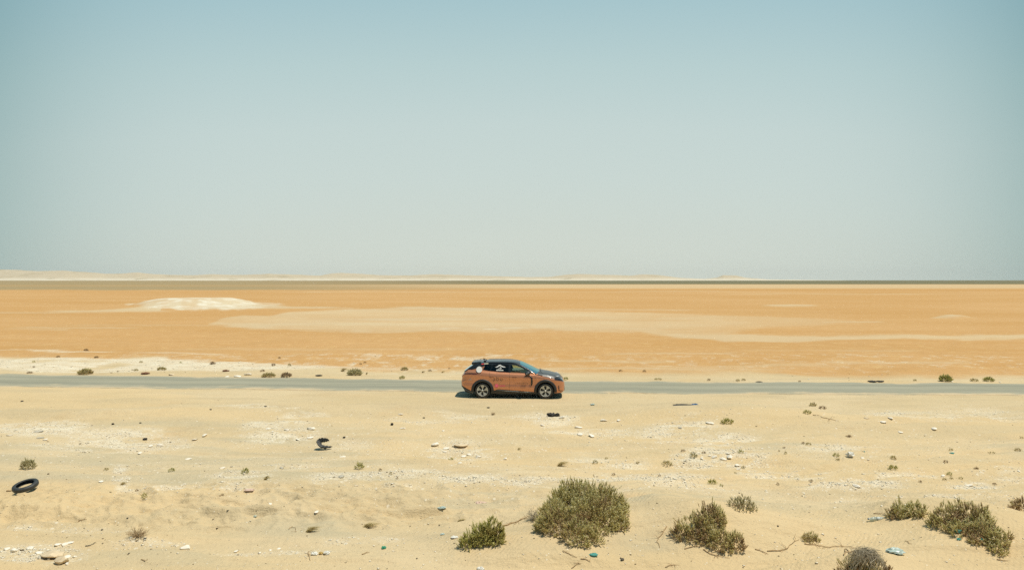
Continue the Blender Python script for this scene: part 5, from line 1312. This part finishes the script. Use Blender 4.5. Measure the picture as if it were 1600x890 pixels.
RUST = pbsdf('rusty_scrap', (.22, .10, .05), .8); GRN = pbsdf('green_plastic', (.03, .30, .17), .45); YEL = pbsdf('yellow_scrap', (.55, .38, .12), .7)
crumple('rubber_scrap', 'black lump of torn rubber below the front of the car', 'rubber scrap', 862, 650, 13, 6, CHAR, 1)
crumple('rubber_scrap', 'smaller black rubber piece against the white stone below the car', 'rubber scrap', 871, 650, 8, 7, CHAR, 2)
crumple('rubber_scrap', 'black rubber scrap above two white stones at left', 'rubber scrap', 225, 687, 8, 4, CHAR, 3)
crumple('rubber_scrap', 'small black scrap, left of two below the shoulder at left', 'rubber scrap', 175, 663, 5, 3, CHAR, 4)
crumple('rubber_scrap', 'small black scrap, right of two below the shoulder at left', 'rubber scrap', 218, 661, 4, 2, CHAR, 5)
crumple('rubber_scrap', 'small black scrap on the shoulder at far left', 'rubber scrap', 33, 627, 5, 2, CHAR, 6)
crumple('rubber_scrap', 'small black scrap on the shoulder above the left gravel', 'rubber scrap', 328, 640, 4, 2, CHAR, 7)
crumple('rubber_scrap', 'slanting black scrap between the car and the torn tyre', 'rubber scrap', 612, 664, 5, 5, CHAR, 8)
crumple('rubber_scrap', 'little black scrap just right of the torn tyre', 'rubber scrap', 537, 684, 5, 3, CHAR, 9)
crumple('rubber_scrap', 'little black scrap below left of the rear wheel', 'rubber scrap', 662, 653, 4, 2, CHAR, 10)
crumple('rubber_scrap', 'little black scrap right below the rear wheel', 'rubber scrap', 763, 637, 5, 2, CHAR, 11)
crumple('rubber_scrap', 'little black scrap on the shoulder above white stones', 'rubber scrap', 414, 635, 5, 2, CHAR, 12)
crumple('rubber_strip', 'left black rubber strip on the far road edge', 'rubber strip', 1364, 596, 12, 2, CHAR, 13)
crumple('rubber_strip', 'right black rubber strip on the far road edge', 'rubber strip', 1376, 596, 10, 2, CHAR, 14)
crumple('rubber_strip', 'dark strip on the far road edge left of the two low olive plants', 'rubber strip', 1187, 597, 9, 2, CHAR, 15)
crumple('rubber_strip', 'dark strip beyond the road right of the brown twiggy plant', 'rubber strip', 498, 587, 9, 2, CHAR, 16)
crumple('metal_scrap', 'reddish rusty scrap beyond the road at left', 'scrap', 226, 584, 12, 3, RUST, 17)
crumple('metal_scrap', 'reddish twist of scrap on the chalk near the pair of rocks', 'scrap', 352, 580, 9, 3, RUST, 18)
crumple('cloth', 'blue rag lying at the right end of the dark strip', 'cloth', 1086, 634, 11, 4, BLUE, 19)
crumple('cloth', 'dark thin strip of rag running left from the blue rag', 'cloth', 1066, 633, 26, 1.1, CHAR, 20)
crumple('plastic_bag', 'pale blue crumpled bag on bare sand at the lower right', 'plastic bag', 1401, 864, 24, 8, PBLUE, 21, 3)
crumple('plastic_bag', 'white crumpled scrap beside the green plant at centre right', 'plastic bag', 1330, 714, 11, 9, WHT, 22)
crumple('plastic_scrap', 'teal plastic scrap on the sand in front of the largest bush', 'plastic scrap', 928, 868, 12, 4, TEAL, 23)
crumple('plastic_scrap', 'upper teal plastic caught in the spreading bush', 'plastic scrap', 1500, 833, 10, 8, TEAL, 24)
crumple('plastic_scrap', 'lower teal plastic hanging under the spreading bush', 'plastic scrap', 1501, 844, 7, 5, TEAL, 25)
crumple('plastic_scrap', 'right teal plastic caught in the spreading bush', 'plastic scrap', 1537, 847, 7, 9, TEAL, 26)
crumple('plastic_scrap', 'green plastic scrap near the bottom left of centre', 'plastic scrap', 599, 857, 8, 6, GRN, 27)
crumple('plastic_scrap', 'flat teal scrap by the small plants at far right', 'plastic scrap', 1489, 708, 8, 2, TEAL, 28)
crumple('plastic_scrap', 'tiny teal scrap above the stones at centre right', 'plastic scrap', 1352, 706, 3, 2, TEAL, 29)
crumple('plastic_scrap', 'bluish film on the sand above the broad white stone', 'plastic scrap', 926, 633, 8, 4, PBLUE, 30)
crumple('plastic_scrap', 'thin pale film lying flat above the two lobed bush', 'plastic scrap', 689, 794, 12, 3, PBLUE, 31)
crumple('plastic_scrap', 'crumpled bluish film left above the two lobed bush', 'plastic scrap', 691, 835, 8, 3, PBLUE, 32)
crumple('plastic_scrap', 'white scrap just left of the two lobed bush', 'plastic scrap', 710, 840, 10, 3, WHT, 33)
crumple('plastic_scrap', 'bluish scrap at the right of the churned sand', 'plastic scrap', 397, 808, 6, 4, PBLUE, 34)
crumple('plastic_scrap', 'grey film under the bent straw tuft', 'plastic scrap', 460, 767, 8, 3, PBLUE, 35)
crumple('paper_scrap', 'pinkish scrap flat on the gravel above the two lobed bush', 'scrap', 751, 787, 16, 4, PINK, 36)
crumple('paper_scrap', 'reddish scraps in the gravel right of the churned sand', 'scrap', 388, 766, 14, 3, PINK, 37)
crumple('paper_scrap', 'left white scrap of three at the bottom', 'scrap', 490, 867, 9, 5, WHT, 38)
crumple('paper_scrap', 'yellow scrap between two white ones at the bottom', 'scrap', 500, 866, 7, 6, YEL, 39)
crumple('paper_scrap', 'right white scrap of three at the bottom', 'scrap', 509, 866, 9, 6, WHT, 40)
crumple('plastic_scrap', 'tiny blue scrap above the largest bush', 'plastic scrap', 938, 762, 4, 2, BLUE, 41)
crumple('paper_scrap', 'pale flat lump on the bottom edge left of the largest bush', 'scrap', 751, 890, 10, 5, WHT, 42)

def bottle():
    g = G(1371, 813); root = empty('plastic_bottle', g+Vector((0, .03, .035)), R(4)); tag(root, 'clear plastic bottle on its side left of the low olive bush', 'bottle')
    m = bpy.data.materials.new('clear_plastic'); m.use_nodes = True; t = m.node_tree; t.nodes.clear(); o_ = nd(t, 'ShaderNodeOutputMaterial'); tr = nd(t, 'ShaderNodeBsdfTransparent'); tr.inputs[0].default_value = (.80, .86, .84, 1)
    gl = nd(t, 'ShaderNodeBsdfPrincipled'); gl.inputs['Base Color'].default_value = (.55, .62, .60, 1); gl.inputs['Roughness'].default_value = .15; ms = nd(t, 'ShaderNodeMixShader'); ms.inputs[0].default_value = .42
    lk(t, tr.outputs[0], ms.inputs[1]); lk(t, gl.outputs[0], ms.inputs[2]); lk(t, ms.outputs[0], o_.inputs[0])
    prof = [(.17, .0), (.17, .028), (.16, .037), (.12, .038), (.11, .034), (.09, .038), (.03, .038), (.02, .034), (0, .038), (-.07, .038), (-.10, .030), (-.135, .014), (-.16, .013)]
    n = 20; V = [(x, r*math.cos(2*math.pi*k/n), r*math.sin(2*math.pi*k/n)) for x, r in prof for k in range(n)]
    F = [(j*n+k, j*n+(k+1) % n, (j+1)*n+(k+1) % n, (j+1)*n+k) for j in range(len(prof)-1) for k in range(n)]
    mesh_obj('bottle_body', V, [F], m, root, True)
    bm = bmesh.new(); bmesh.ops.create_cone(bm, cap_ends=True, segments=18, radius1=.017, radius2=.017, depth=.025); bmesh.ops.transform(bm, matrix=Matrix.Translation((-.168, 0, 0)) @ Matrix.Rotation(R(90), 4, 'Y'), verts=bm.verts); bm_obj('bottle_cap', bm, pbsdf('blue_cap', (.06, .13, .20), .5), root)
    V = [(x, .0395*math.cos(2*math.pi*k/n), .0395*math.sin(2*math.pi*k/n)) for x in (.03, .09) for k in range(n)]
    F = [(k, (k+1) % n, n+(k+1) % n, n+k) for k in range(n)]; mesh_obj('bottle_label', V, [F], pbsdf('faded_label', (.50, .55, .52), .6), root, True)
bottle()
